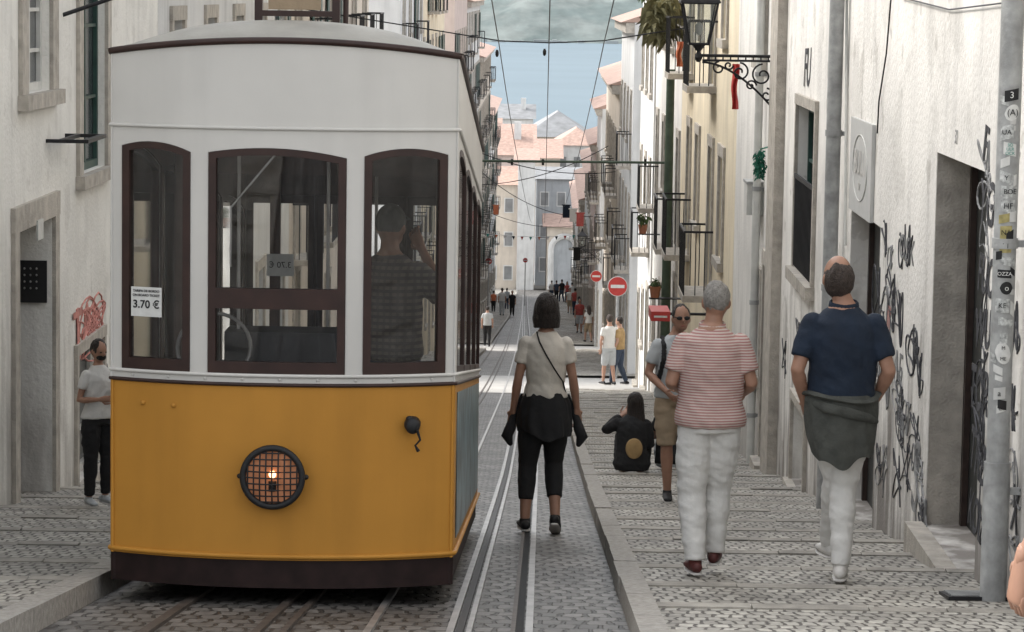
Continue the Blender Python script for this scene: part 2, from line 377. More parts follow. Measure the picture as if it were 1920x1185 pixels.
# ------------------------------------------------------------------ buildings
def building(name,side,a,Y0,Y1,ztop,wall,ops,label,depth=8,cornice=True,group=None,roof=True):
    root=empty(name,WA(a,Y0,gz(Y0)),label,'building',group)
    sg=side
    zb=gz(Y1)-1.2
    Ys=sorted(set([Y0,Y1]+[o[k] for o in ops for k in ('Ya','Yb')])); Zs=sorted(set([zb,ztop]+[o[k] for o in ops for k in ('za','zb')]))
    bm=NB(); vc={}
    def vv(Y,z,da=0):
        k=(round(Y,4),round(z,4),round(da,3))
        if k not in vc: vc[k]=bm.verts.new(WA(a+sg*da,Y,z))
        return vc[k]
    def q(*c): 
        try: bm.faces.new([vv(*p) for p in c])
        except ValueError: pass
    for y0,y1 in zip(Ys,Ys[1:]):
        for z0,z1 in zip(Zs,Zs[1:]):
            my,mz=(y0+y1)/2,(z0+z1)/2
            if any(o['Ya']<my<o['Yb'] and o['za']<mz<o['zb'] for o in ops): continue
            q((y0,z0),(y1,z0),(y1,z1),(y0,z1))
    for o in ops:
        r=o.get('r',.2); ya,yb,za,zc=o['Ya'],o['Yb'],o['za'],o['zb']
        q((ya,za),(ya,zc),(ya,zc,r),(ya,za,r)); q((yb,za),(yb,zc),(yb,zc,r),(yb,za,r)); q((ya,zc),(yb,zc),(yb,zc,r),(ya,zc,r)); q((ya,za),(yb,za),(yb,za,r),(ya,za,r))
    D=depth
    q((Y0,zb),(Y0,ztop),(Y0,ztop,D),(Y0,zb,D)); q((Y1,zb),(Y1,ztop),(Y1,ztop,D),(Y1,zb,D)); q((Y0,ztop),(Y1,ztop),(Y1,ztop,D),(Y0,ztop,D)); q((Y0,zb,D),(Y1,zb,D),(Y1,ztop,D),(Y0,ztop,D))
    mk('wall',bm,wall,root,rc=False)
    for o in ops:
        r=o.get('r',.2); ya,yb,za,zc=o['Ya'],o['Yb'],o['za'],o['zb']; kd=o['kind']; h=zc-za; w=yb-ya
        def ab(bm,d0,d1,y0,y1,z0,z1): sbox(bm,min(a+sg*d0,a+sg*d1),max(a+sg*d0,a+sg*d1),y0,y1,z0,z1)
        b=NB(); ab(b,r-.02,r+.04,ya-.02,yb+.02,za-.02,zc+.02)
        isdoor=kd.startswith('door')
        pt=mk('door' if isdoor else 'window',b,o.get('mat','door_dark' if isdoor else 'glass_dark'),root)
        b=NB(); fw_=.07 if w>.7 else .05; fd=r-.06
        ab(b,fd,r-.022,ya+.003,ya+fw_,za,zc); ab(b,fd,r-.022,yb-fw_,yb-.003,za,zc); ab(b,fd,r-.022,ya+fw_,yb-fw_,zc-fw_,zc-.003)
        if not isdoor:
            ab(b,fd,r-.022,ya+fw_,yb-fw_,za+.003,za+fw_); ab(b,fd+.005,r-.022,(ya+yb)/2-.03,(ya+yb)/2+.03,za+fw_,zc-fw_)
            for t in (.33,.66): ab(b,fd+.01,r-.022,ya+fw_,(ya+yb)/2-.03,za+h*t-.015,za+h*t+.015); ab(b,fd+.01,r-.022,(ya+yb)/2+.03,yb-fw_,za+h*t-.015,za+h*t+.015)
        mk('frame',b,o.get('fmat','frame_white' if not isdoor else 'dark_wood'),pt)
        sw=o.get('sw',.16)
        if sw:
            b=NB(); e=.035
            ab(b,-e,-.001,ya-sw,ya-.002,za,zc); ab(b,-e,-.001,yb+.002,yb+sw,za,zc); ab(b,-e-.004,-.001,ya-sw-.01,yb+sw+.01,zc+.002,zc+sw)
            if not isdoor: ab(b,-e-.05,-.001,ya-sw-.03,yb+sw+.03,za-.12,za-.002)
            mk('sill',b,'stone',pt)
        if o.get('jamb'):
            b=NB(); ab(b,.004,r-.062,yb-.012,yb-.003,za,zc-.002); mk('stone_jamb',b,'stone',root)
        if isdoor and o.get('stepb',True):
            b=NB(); ab(b,-.12,r-.03,ya-.1,yb+.1,za-.5,za-.003); mk('doorstep',b,'stone',root)
        if o.get('grille'):
            b=NB(); y=ya+.05
            while y<yb: ab(b,-.03,-.01,y,y+.025,za+.02,za+h*o['grille']); y+=.12
            ab(b,-.035,-.012,ya,yb,za+h*o['grille'],za+h*o['grille']+.04); mk('grille',b,'iron',root)
        if o.get('balc'):
            d=.42; b=NB(); ab(b,-d,0.001,ya-.25,yb+.25,za-.10,za-.005); bl=mk('balcony',b,'stone',root)
            b=NB(); n=int((w+.5)/.13)
            for i in range(n+1):
                y=ya-.24+(w+.46)*i/n; ab(b,-d+.01,-d+.025,y,y+.015,za,za+.9)
            for dd in (.12,.25): 
                ab(b,-dd,-dd+.015,ya-.24,ya-.225,za,za+.9); ab(b,-dd,-dd+.015,yb+.225,yb+.24,za,za+.9)
            ab(b,-d,-d+.03,ya-.26,yb+.26,za+.9,za+.93); ab(b,-d+.03,0,ya-.26,ya-.23,za+.9,za+.93); ab(b,-d+.03,0,yb+.23,yb+.26,za+.9,za+.93)
            mk('railing',b,'iron',bl)
        if o.get('shut'):
            for y0_,y1_ in ((ya-sw-.42,ya-sw-.01),(yb+sw+.01,yb+sw+.42)):
                b=NB(); ab(b,-.06,-.038,y0_,y1_,za,zc); mk('shutter',b,'green_paint',root)
    if cornice:
        b=NB(); sbox(b,min(a-sg*.25,a+sg*.2),max(a-sg*.25,a+sg*.2),Y0+.01,Y1-.01,ztop-.3,ztop-.01); mk('cornice',b,'stone',root)
    if roof:
        b=NB(); e=.4
        c=[WA(a-sg*e,Y0,ztop+.003),WA(a-sg*e,Y1,ztop+.003),WA(a+sg*D,Y1,ztop+.003),WA(a+sg*D,Y0,ztop+.003),WA(a+sg*D/2,Y0,ztop+1.5),WA(a+sg*D/2,Y1,ztop+1.5)]
        v=[b.verts.new(p) for p in c]
        for f in ((0,1,5,4),(4,5,2,3),(0,4,3),(1,2,5),(0,3,2,1)): b.faces.new([v[i] for i in f])
        mk('roof',b,'roof',root)
    return root
def opw(a,pf,pn,yt,yb,**k):
    Yf,zt=onwall(a,pf,yt); _,zb=onwall(a,pf,yb); Yn,_=onwall(a,pn,(yt+yb)/2)
    return dict(Ya=min(Yf,Yn),Yb=max(Yf,Yn),za=zb,zb=zt,**k)
def auto_ops(Y0,Y1,ztop,sp=2.6,w=.95,balc=.4,shut=0,ground=True,r=.18,fmat='frame_white'):
    ops=[]; gm=gz((Y0+Y1)/2); n=max(1,int((Y1-Y0-.6)/sp)); st=(Y1-Y0)/n
    for i in range(n):
        yc=Y0+st*(i+.5)
        if ground:
            if i%2==0: ops.append(dict(Ya=yc-.5,Yb=yc+.5,za=gz(yc)+.05,zb=gz(yc)+2.35,kind='door',r=r,mat=random.choice(['door_dark','green_paint','dark_wood'])))
            else: ops.append(dict(Ya=yc-w/2,Yb=yc+w/2,za=gz(yc)+1.1,zb=gz(yc)+2.3,kind='window',r=r,fmat=fmat))
        z=gm+3.6
        while z+2.2<ztop:
            b=random.random()<balc
            ops.append(dict(Ya=yc-w/2,Yb=yc+w/2,za=z-(.0 if b else -.6),zb=z+2.0,kind='window',r=r,balc=b,shut=random.random()<shut,fmat=fmat))
            z+=3.0
    return ops
Y1R=onwall(AR,1460,500)[0]; Y2R=onwall(AR,1378,500)[0]
ops=[opw(AR,1757,1841,285,1013,kind='door',r=.27,sw=0,jamb=True),
     opw(AR,1597,1644,388,962,kind='door',r=.2,sw=0),
     opw(AR,1499,1530,195,508,kind='window',r=.15,sw=.1,grille=.55,fmat='green_paint'),
     opw(AR,1489,1512,745,905,kind='window',r=.15,sw=.08)]
R1=building('building',1,AR,11.5,Y1R,4.0,'white_wall',ops,'nearest white building on the right, its plaster covered in black graffiti',roof=True)
ops=[opw(AR,1420,1432,500,690,kind='window',r=.15,sw=.08)]
gm=gz(33)
ops.append(dict(Ya=32.2,Yb=33.2,za=gm+4.6,zb=gm+6.4,kind='window',r=.15))
ops.append(dict(Ya=31.0,Yb=31.5,za=gz(31.2)+.1,zb=gz(31.2)+2.2,kind='door',r=.15))
building('building',1,AR-.02,Y1R+.003,Y2R,3.5,'grey_wall',ops,'narrow grey white building just past the stone pilaster and bracket lamp')
Y3R=onwall(AR,1272,500)[0]
ops=[]
for k,yc in enumerate((40.0,42.6,46.4,49.2)):
    for zz in (gz(45)+2.35,gz(45)+5.35):
        bb=k in (1,3)
        ops.append(dict(Ya=yc-.5,Yb=yc+.5,za=zz+(0 if bb else .7),zb=zz+2.1,kind='window',r=.15,balc=bb,fmat='frame_white',mat='green_paint' if k%2 else 'glass_dark'))
building('building',1,AR,Y2R+.003,Y3R,3.0,'yellow_wall',ops,'pale yellow building on the right with rows of iron balconies')
rr=[(Y3R,66,2.0,'grey_wall',.5,'whitish grey building right of the green pole'),(66,75,1.2,'pale_wall',.4,'white building beside the large no entry sign'),(83,97,-.8,'pale_wall',.4,'pale building beyond the side street on the right'),
    (97,118,-3.0,'peach_wall',.5,'peach coloured building halfway down the right side'),(128,140,-5.0,'pale_wall',.4,'white building behind the small no entry sign'),(140,155,-7.2,'pink_wall',.3,'pinkish building near the far lantern on the right'),
    (155,178,-9.5,'pale_wall',.3,'pale building far down the right side'),(178,208,-12.5,'peach_wall',.3,'cream building far down the right, second from the end'),(208,250,-16,'pale_wall',.2,'last building on the right at the street end')]
for i,(y0,y1,zt,wm,bc,lb) in enumerate(rr):
    building('building',1,AR+(.0 if i%2 else .04),y0+.004,y1,zt,wm,auto_ops(y0,y1,zt,2.8+.3*(i>4),balc=bc),lb)
ops=[opw(AL,97,30,405,948,kind='door',r=.35,sw=.2),
     opw(AL,92,46,-60,168,kind='window',r=.12,sw=.28,fmat='frame_white'),
     opw(AL,196,150,-90,310,kind='window',r=.12,sw=.22,fmat='green_paint'),
     opw(AL,190,142,630,862,kind='window',r=.15,sw=.1)]
L1=building('building',-1,AL,11.5,31,4.8,'left_wall',ops,'nearest white building on the left with a stone framed doorway')
ll=[(31,47,4.2,'pale_wall','white building on the left directly behind the tram'),(47,68,3.2,'peach_wall','peach building on the left before the first side street'),(82,97,2.6,'pale_wall','white building on the left after the first side street'),
    (97,118,2,'yellow_wall','cream building on the left before the second side street'),(130,150,1,'pink_wall','pinkish building on the left after the second side street'),(150,180,-.5,'pale_wall','white building far down the left side'),(180,215,-4,'peach_wall','peach building far down the left, second from the end'),(215,250,-9,'pale_wall','last white building on the left at the street end')]
for i,(y0,y1,zt,wm,lb) in enumerate(ll):
    building('building',-1,AL-(.03 if i%2 else 0),y0+.004,y1,zt,wm,auto_ops(y0,y1,zt,3.0,balc=.5,shut=.3),lb,depth=9)
def house(label,px0,px1,pyt,Y,dep,wall,roofm='roof',rh=1.5,wins=(2,3),hip=False,arch=False,chim=False):
    p0=P(px0,pyt,Y); p1=P(px1,pyt,Y); zt=p0.z; zb=gz(min(Y+dep,500))-1
    x0,x1=p0.x,p1.x
    root=empty('house',V(((x0+x1)/2,Y,gz(Y))),label,'house')
    b=NB(); box(b,x0,x1,Y,Y+dep,zb,zt); mk('wall',b,wall,root)
    b=NB()
    e=.4
    if hip: c=[V((x0-e,Y-e,zt+.003)),V((x1+e,Y-e,zt+.003)),V((x1+e,Y+dep+e,zt+.003)),V((x0-e,Y+dep+e,zt+.003)),V(((x0+x1)/2,Y+dep*.35,zt+rh)),V(((x0+x1)/2,Y+dep*.65,zt+rh))]; fs=((0,1,4),(1,2,5,4),(2,3,5),(3,0,4,5),(0,3,2,1))
    else: c=[V((x0-e,Y-e,zt+.003)),V((x1+e,Y-e,zt+.003)),V((x1+e,Y+dep+e,zt+.003)),V((x0-e,Y+dep+e,zt+.003)),V((x0-e,Y+dep/2,zt+rh)),V((x1+e,Y+dep/2,zt+rh))]; fs=((0,1,5,4),(4,5,2,3),(0,4,3),(1,2,5),(0,3,2,1))
    v=[b.verts.new(p) for p in c]
    for f in fs: b.faces.new([v[i] for i in f])
    rf=mk('roof',b,roofm,root)
    if chim:
        b=NB(); xc=x0+(x1-x0)*.75; box(b,xc-.35,xc+.35,Y+dep*.3,Y+dep*.3+.7,zt,zt+rh+.9); mk('chimney',b,'pale_wall',rf)
    nx,nz=wins
    for i in range(nx):
        for j in range(nz):
            xc=x0+(x1-x0)*(i+.5)/nx; zc=zt-1.9-j*3.1
            if zc<gz(Y)+1: continue
            b=NB(); box(b,xc-.34,xc+.34,Y-.03,Y-.004,zc-.6,zc+.6); w_=mk('window',b,'roof_grey',root)
            b=NB(); box(b,xc-.44,xc-.35,Y-.06,Y-.005,zc-.7,zc+.7); box(b,xc+.35,xc+.44,Y-.06,Y-.005,zc-.7,zc+.7); box(b,xc-.35,xc+.35,Y-.06,Y-.005,zc+.61,zc+.7); box(b,xc-.35,xc+.35,Y-.06,Y-.005,zc-.7,zc-.61); mk('frame',b,'pale_wall',w_)
    if arch:
        b=NB(); xc=(x0+x1)/2; g0=gz(Y); pts=[V((xc+1.2*math.cos(t),Y-.1,g0+3.6+1.2*math.sin(t))) for t in [PI*k/14 for k in range(15)]]
        pts=[V((xc+1.2,Y-.1,g0))]+pts+[V((xc-1.2,Y-.1,g0))]; tube(b,pts,.28,8,side=(0,1,0)); mk('arch_moulding',b,'pale_wall',root)
        b=NB(); c=[V((p.x,Y-.05,p.z)) for p in pts]; b.faces.new([b.verts.new(p) for p in c]); mk('arch_gate',b,'blue_wall',root)
    return root
house('white narrow house at the street end with a blank sunlit side',972,1004,300,262,10,'pale_wall',wins=(1,0),rh=.8)
house('pink house with red tiled roof above the street end',905,992,290,285,10,'pink_wall',wins=(2,1),rh=2.2,chim=True)
house('peach house at the street end left of the white one',880,970,345,268,10,'peach_wall',wins=(3,4),rh=1.4)
house('bluish grey block right of the white end house',1006,1100,335,276,12,'blue_wall',roofm='roof_grey',wins=(3,3),rh=.8)
house('peach house with a white framed arch closing the street',1026,1092,425,262,8,'peach_wall',wins=(2,0),arch=True,rh=.9)
house('house with grey hipped roof below the river view',985,1108,256,360,16,'peach_wall',roofm='roof_grey',hip=True,rh=2.9,wins=(4,1))
house('white gabled house at the water side left of the grey roof',925,1000,222,400,12,'pale_wall',roofm='roof_grey',rh=1.8,wins=(2,1),chim=True)
house('far house with brown red roof right of the grey roof',1044,1120,272,330,12,'pale_wall',hip=True,rh=1.8,wins=(3,1))
house('low terracotta roofed house tucked under the grey hipped roof',996,1050,296,318,12,'peach_wall',rh=1.8,wins=(2,1))
house('far cream house beyond the left row with red roof',860,935,250,340,12,'yellow_wall',wins=(3,3),rh=1.6,chim=True)
house('pale house with rusty roof between the pink and grey roofs',946,1000,262,325,12,'pale_wall',rh=1.5,wins=(2,1))
house('long low warehouse with grey roof by the river',1000,1150,282,420,20,'pale_wall',roofm='roof',hip=True,rh=2,wins=(4,0))
house('low pale house by the river on the left',840,960,270,440,16,'peach_wall',hip=True,rh=2,wins=(4,0))
# ------------------------------------------------------------------ details on near right wall
b=NB(); sbox(b,AR-.1,AR+.1,Y1R-.35,Y1R+.55,gz(30)-1,4.02); mk('pilaster',b,'stone',R1)
def gmat(Y,z,a=AR,off=.006): return frame(WA(a-off,Y,z),(0,-1,0),(0,0,1))
def graf(s,px,py,size,sx=1,mat='spray',a=AR,par=None,bold=.0,rot=0):
    Y,z=onwall(a,px,py); m=gmat(Y,z,a)@Matrix.Rotation(rot,4,'Z')@Matrix(((1,.25,0,0),(0,1,0,0),(0,0,1,0),(0,0,0,1)))
    return text('graffiti',s,size,m,mat,par or R1,.0012,sx,bold=bold)
for s,px,py,sz,sx in [('FU',1515,130,.50,1.1),('YG',1853,385,.34,1.1),('F',1850,275,.30,1.2),('FUC',1850,520,.30,.9),('WU',1845,620,.30,1.0),('TOR',1838,735,.34,.9),('TRB',1835,860,.34,.9),('KOL',1830,970,.30,.8)]:
    graf(s,px,py,sz,sx,bold=.005,rot=random.uniform(-.12,.12))
graf('OSK',1702,470,.24,1.6,'spray_faded'); graf('31',1795,258,.12,1,'spray_faded')
graf('AE',1685,690,.3,1.3,'spray_faded'); graf('IR',1668,600,.26,.8,'spray_red'); graf('S',1718,900,.7,1,'spray_faded'); graf('SD',1436,600,.7,1,'spray_red'); graf('X',1905,960,.35,.8,bold=.004); graf('K',1908,320,.26,.8)
rg=random.Random(11)
SP=[(1720,860),(1850,1010),(1650,860),(1905,1040),(1860,930),(1845,690),(1900,900),(1575,620),(1560,560),(1850,450),(1848,570),(1840,800),(1852,330),(1900,760),(1906,620)]+[(rg.uniform(1648,1732),rg.uniform(440,985)) for _ in range(26)]+[(rg.uniform(1470,1500),rg.uniform(560,740)) for _ in range(3)]
for k,(px,py) in enumerate(SP):
    Y,z=onwall(AR,px,py); pts=[]; rn=random.Random(k*3+1); ms=['spray_faded','spray','spray'][k%3]
    f1,f2,p1=rn.uniform(1.2,3.4),rn.uniform(.9,2.8),rn.uniform(0,6); sc_=rn.uniform(.4,1.0)
    for q in range(56): t=q/55*PI*3; pts.append(WA(AR-.003,Y+(.34*math.cos(t*f1+p1)*(.5+.5*math.sin(t*.7))-.12*t/PI+.2)*sc_,z+(.15*math.sin(t*f2+1)+.07*math.sin(t*3.7+p1))*sc_))
    b=NB(); tube(b,pts,[.0035+.004*rn.random()]*56,5); mk('graffiti',b,ms,R1)
Yp,zp=onwall(AR,1620,315); b=NB(); sbox(b,AR-.03,AR-.002,Yp-.75,Yp+.75,zp-.36,zp+.36)
pq=empty('wall_sign',WA(AR,Yp,zp),'grey square sign board with a faded ring emblem above the second doorway','sign'); mk('board',b,'plaque',pq)
text('lettering','BULU',.26,gmat(Yp,zp+.03,AR,.034),'tram_white',pq,.001,sx=1.2,bold=.004); text('lettering','bar',.12,gmat(Yp,zp-.13,AR,.034),'tram_white',pq,.001)
b=NB(); tube(b,[WA(AR-.033,Yp+.5*math.cos(t),zp+.25*math.sin(t)) for t in [2*PI*i/32 for i in range(33)]],[.004]*33,6); mk('ring_emblem',b,'frame_white',pq)
def pipe(px,py,a,r,ztop,label,mat='pipe',zlow=None):
    d=ray(px,py); Y=a/(d.x/d.y-K); p0=W(a,Y,0) if zlow is None else WA(a,Y,zlow)
    root=empty('drainpipe',p0,label,'drainpipe')
    b=NB(); tube(b,[p0,WA(a,Y,ztop)],r,18); mk('pipe',b,mat,root,smooth=40)
    z=p0.z+.55
    while z<ztop:
        b=NB(); tube(b,[WA(a,Y,z),WA(a,Y,z+.05)],r+.008,18); sbox(b,a,AR+.01,Y-.015,Y+.015,z+.005,z+.04); mk('clamp',b,'pipe',root,smooth=40); z+=1.25
    return root,Y
pr,Yq=pipe(1862,1105,AR-.12,.058,4,'thick grey drainpipe plastered with stickers at the right edge')
b=NB(); tube(b,[W(AR-.12,Yq,0),W(AR-.12,Yq,.72)],.068,18); mk('pipe_foot',b,'pipe',pr,smooth=40)
nst=[0]
def sticker(y0,y1,ang,wid,mat,txt=None,tm='black',sz=.03,rnd=False):
    nst[0]+=1; z1=P(1880,y0,Yq).z; z0=P(1870,y1,Yq).z; b=NB(); c=WA(AR-.12,Yq,0); r=.0603+.0003*(nst[0]%5); prev=None; n=8
    sk_=random.uniform(-.012,.012)
    for i in range(n+1):
        t=ang-wid/2+wid*i/n; zz0,zz1=z0,z1
        if rnd: hh=math.sin(PI*(i+.02)/(n+.04))**.5; m_=(z0+z1)/2; zz0=m_-(z1-z0)/2*hh; zz1=m_+(z1-z0)/2*hh
        e=sk_*(i-n/2)/n*2
        row=[b.verts.new((c.x+r*math.sin(t),c.y-r*math.cos(t),zz0+e)),b.verts.new((c.x+r*math.sin(t),c.y-r*math.cos(t),zz1+e))]
        if prev: b.faces.new((prev[0],row[0],row[1],prev[1]))
        prev=row
    st=mk('sticker',b,mat,pr)
    if txt:
        L_=txt.split('|')
        for i,l in enumerate(L_):
            zc=z1-(z1-z0)*(i+.5)/len(L_); o=V((c.x+(r+.004)*math.sin(ang),c.y-(r+.004)*math.cos(ang),zc))
            text('lettering',l,sz,frame(o,(math.cos(ang),math.sin(ang),0),(0,0,1)),tm,st,.0005)
B3=M('sticker_yellow',(.36,.31,.13),.6,.3,30)
PG=M('sticker_grey',(.42,.43,.42),.6,.5,50)
for k in range(16):
    y0=170+k*38+random.uniform(-12,12); sticker(y0,y0+random.uniform(8,22),random.uniform(-.9,.7),random.uniform(.4,.9),random.choice([PG,'paper','black',PG,'plaque']))
for a_ in [(167,188,0,1.2,'black','3','paper',.045),(195,225,.1,1.3,'paper','(A)','black',.045),(234,260,-.3,1.1,PG,'UA','black',.035),(267,290,0,1.1,'paper','SO|ULR|OCK','teal',.022),(322,343,-.2,1.2,PG,'Y','black',.035),(348,368,.1,1.5,PG,'BOE','black',.035),(374,396,0,1.2,PG,'HF','black',.04),(400,416,-.3,.9,B3,None),(422,472,-.1,1.0,B3,'NA|TI','black',.035),(480,496,.2,1.3,PG,None),(504,519,-.1,1.2,'black','OZZA','paper',.026),(526,550,.1,1.1,'black','o','paper',.04),(558,584,-.2,1.2,PG,'KE','black',.035),(565,590,.75,.5,'paper',None),(595,610,.2,1.4,PG,None),(640,680,0,1.4,'paper','M|ME','black',.025),(684,698,-.4,.8,'paper',None),(724,746,-.2,1.0,'plaque','a','black',.04),(755,770,0,.8,'paper','ex','black',.03)]:
    sticker(*a_,rnd=a_[0] in (195,526,640))
pipe(1557,470,AR-.1,.06,4,'grey drainpipe beside the barred window above the man in navy')
pipe(1413,600,AR-.1,.045,3.6,'thin pale drainpipe left of the stone pilaster',mat='frame_white')
Ym,zm=onwall(AR-.02,1428,372); mb=empty('meter_box',WA(AR-.02,Ym,zm),'small white meter box on the wall below the bracket lamp','box')
b=NB(); sbox(b,AR-.2,AR-.024,Ym-.25,Ym+.25,zm-.17,zm+.17); o=mk('case',b,'frame_white',mb); b=NB(); sbox(b,AR-.21,AR-.021,Ym-.27,Ym+.27,zm+.172,zm+.2); mk('lid',b,'pipe',mb)
b=NB(); tube(b,[WA(AR-.1,Ym,zm-.17),WA(AR-.1,Ym,zm-.5)],.02,8); mk('conduit',b,'iron',mb)
b=NB(); Yg,zg=onwall(AR-.1,1428,308); leaves(b,WA(AR-.12,Yg,zg),(.06,.08,.16),260,.05); tube(b,[WA(AR-.12,Yg,zg+.16),WA(AR+.01,Yg,zg+.2)],.008,6)
tag(mk('hanging_plant',b,M('teal_leaf',(.02,.14,.09),.6,.4,12),loc=WA(AR,Yg,zg)),'small bushy teal green wreath hung above the meter box','plant')
def wire(name,pts,r,label,mat='iron',sag=0,n=14):
    b=NB(); out=[]
    for A_,B_ in zip(pts,pts[1:]):
        A_,B_=V(A_),V(B_)
        for i in range(n): t=i/n; out.append(A_.lerp(B_,t)-V((0,0,sag*4*t*(1-t))))
    out.append(V(pts[-1])); tube(b,out,[r]*len(out),6); return tag(mk(name,b,mat),label,'cable')
wire('wall_cable',[WA(AR-.02,*onwall(AR-.02,1672,-20)),WA(AR-.02,*onwall(AR-.02,1662,100)),WA(AR-.02,*onwall(AR-.02,1648,190)),WA(AR-.02,*onwall(AR-.02,1645,250))],.006,'loose black cable dangling down the white wall above the sign board')
wire('wall_cable',[WA(AR-.02,*onwall(AR-.02,1690,-5)),WA(AR-.02,*onwall(AR-.02,1780,18)),WA(AR-.02,*onwall(AR-.02,1885,5))],.005,'thin dark cable sagging along the top right wall')
wire('wall_cable',[WA(AR-.02,*onwall(AR-.02,1588,-20)),WA(AR-.02,*onwall(AR-.02,1585,460))],.012,'straight vertical cable right of the grey drainpipe',mat='frame_white')
p=GI(1835,1125); q=p.x-K*p.y
dc=empty('drain_cover',p,'dark iron drain cover at the foot of the stickered pipe','drain cover')
b=NB(); gbox(b,q-.18,q+.12,p.y-.18,p.y+.18,.0,.030); mk('frame',b,'iron',dc)
for k in range(6):
    b=NB(); gbox(b,q-.16,q+.1,p.y-.15+k*.055,p.y-.125+k*.055,.031,.038); mk('bar',b,'pipe',dc)
# left details
Yd,zd=onwall(AL+.02,72,545); Yk=onwall(AL,97,545)[0]
b=NB(); box(b,-.27,.27,-.02,.02,-.32,.32)
ip=empty('intercom_panel',WA(AL-.17,Yk-.03,zd),'dark metal intercom plate in the left doorway','intercom'); mk('plate',b,'black',ip,local=True)
ip.scale=(.5,.5,.55)
for i in range(3):
    for j in range(4): 
        b=NB(); ell(b,V((-.1+i*.1,-.03,.2-j*.1)),(.018,.012,.018),8,6); mk('button',b,'steel',ip,local=True)
b=NB(); Yn,zn=onwall(AL,64,430); sbox(b,AL+.04,AL+.055,Yn-.12,Yn+.12,zn-.08,zn+.08); tag(mk('number_plate',b,'frame_white',loc=WA(AL+.04,Yn,zn)),'small pale house number plate over the left doorway','plate')
b=NB(); Yb_,zb_=onwall(AL+.3,172,261); sbox(b,AL,AL+.35,Yb_-.5,Yb_-.46,zb_-.01,zb_+.02); sbox(b,AL,AL+.35,Yb_+.46,Yb_+.5,zb_-.01,zb_+.02); sbox(b,AL+.3,AL+.35,Yb_-.46,Yb_+.46,zb_-.01,zb_+.02); sbox(b,AL+.1,AL+.13,Yb_-.46,Yb_+.46,zb_-.01,zb_+.02)
tag(mk('drying_rack',b,'iron',loc=WA(AL,Yb_,zb_)),'black iron rack jutting out below the left window','rack')
b=NB(); q1=WA(AL,*onwall(AL,118,28)); q2=q1+V((.75,.3,.28)); tube(b,[q1,q2],.018,8); tube(b,[q1+V((0,0,.35)),q2],.012,8); tag(mk('wall_bracket',b,'iron',loc=q1),'thin black bracket at the top left between the two windows','bracket')
gL=lambda s,px,py,size,sx,m='spray_red': text('graffiti',s,size,frame(WA(AL+.006,*onwall(AL,px,py)),(0,1,0),(0,0,1)),m,L1,.0012,sx,bold=.01)
gL('TAks',166,605,.46,1.9)
for k in range(7):
    Y,z=onwall(AL,160+k*5,(600,620,640,600,615,740,820)[k]); rn=random.Random(k+50); f1=rn.uniform(1,2.5); f2=rn.uniform(1,2.5)
    pts=[WA(AL+.004,Y+.6*math.cos(t*f1+k)*.9,z+.17*math.sin(t*f2)+.06*math.sin(3*t)) for t in [q*PI*3/43 for q in range(44)]]
    b=NB(); tube(b,pts,[.009]*44,5); mk('graffiti',b,'spray_red' if k<5 else 'spray_faded',L1)
# ------------------------------------------------------------------ lantern on bracket
Yl,zl=onwall(AR,1455,115)
def lantern(Y,z,label,reach=.82,sc=1.0):
    root=empty('wall_lantern',WA(AR,Y,z),label,'street lamp','lanterns on wall brackets',sc=sc)
    b=NB(); box(b,-.02,0,-.03,.03,-.55,.25); mk('back_plate',b,'iron',root,local=True)
    b=NB(); tube(b,[(0,0,.05),(-reach,0,.05)],.016,8); tube(b,[(0,0,.0),(-reach*.95,0,.0)],.012,8)
    def spiral(cx,cz,r,turns,s0,dirn=1):
        pts=[]
        for k in range(26):
            t=k/25; an=s0+dirn*turns*2*PI*t; rr_=r*(1-.8*t); pts.append((cx+rr_*math.cos(an),0,cz+rr_*math.sin(an)))
        tube(b,pts,[.011]*26,6,side=(0,1,0))
    spiral(-.14,-.15,.12,1.3,PI/2); spiral(-.38,-.12,.10,1.3,PI/2,-1); spiral(-.6,-.08,.07,1.2,PI/2); spiral(-.09,-.36,.075,1.2,PI/2,-1); spiral(-.26,-.26,.06,1.2,0); spiral(-.5,-.05,.05,1.2,0,-1)
    pts=[(-reach*.95*(1-t)**1.0,0,-.02-.5*t**1.8) for t in [i/14 for i in range(15)]]; tube(b,pts,[.013]*15,6,side=(0,1,0))
    for k in range(9): x=-.08-k*.08; tube(b,[(x,0,0),(x,0,.05)],.008,6)
    mk('bracket',b,'iron',root,local=True)
    X=-reach; 
    b=NB(); tube(b,[(X,0,-.02),(X,0,.03),(X,0,.09),(X,0,.13),(X,0,.17)],[.02,.045,.02,.05,.08],10); 
    z0,z1=.17,.60; w0,w1=.10,.185
    for sx in (-1,1):
        for sy in (-1,1): tube(b,[(X+sx*w0,sy*w0,z0),(X+sx*w1,sy*w1,z1)],.012,6)
    for (w,zz) in ((w0,z0),(w1,z1)):
        for sx in (-1,1): tube(b,[(X+sx*w,-w,zz),(X+sx*w,w,zz)],.014,6); tube(b,[(X-w,sx*w,zz),(X+w,sx*w,zz)],.014,6)
    lf=mk('lamp_frame',b,'iron',root,local=True)
    b=NB(); c=[V((X+sx*(w0 if zz==z0 else w1)*.98,sy*(w0 if zz==z0 else w1)*.98,zz)) for sx in (-1,1) for sy in (-1,1) for zz in (z0,z1)]; hexa(b,c); mk('pane',b,'lamp_glass',root,local=True)
    b=NB(); tube(b,[(X,0,.6),(X,0,.63),(X,0,.75),(X,0,.80),(X,0,.86),(X,0,.95)],[.3,.29,.13,.07,.06,.01],4,side=(1,1,0)); mk('cap',b,'iron',root,local=True)
    b=NB(); ell(b,V((X,0,.33)),(.04,.04,.07)); mk('bulb',b,'frame_white',root,local=True)
    return root
lt=lantern(Yl,zl,'black lantern on an ornate scrolled wall bracket at the top right')
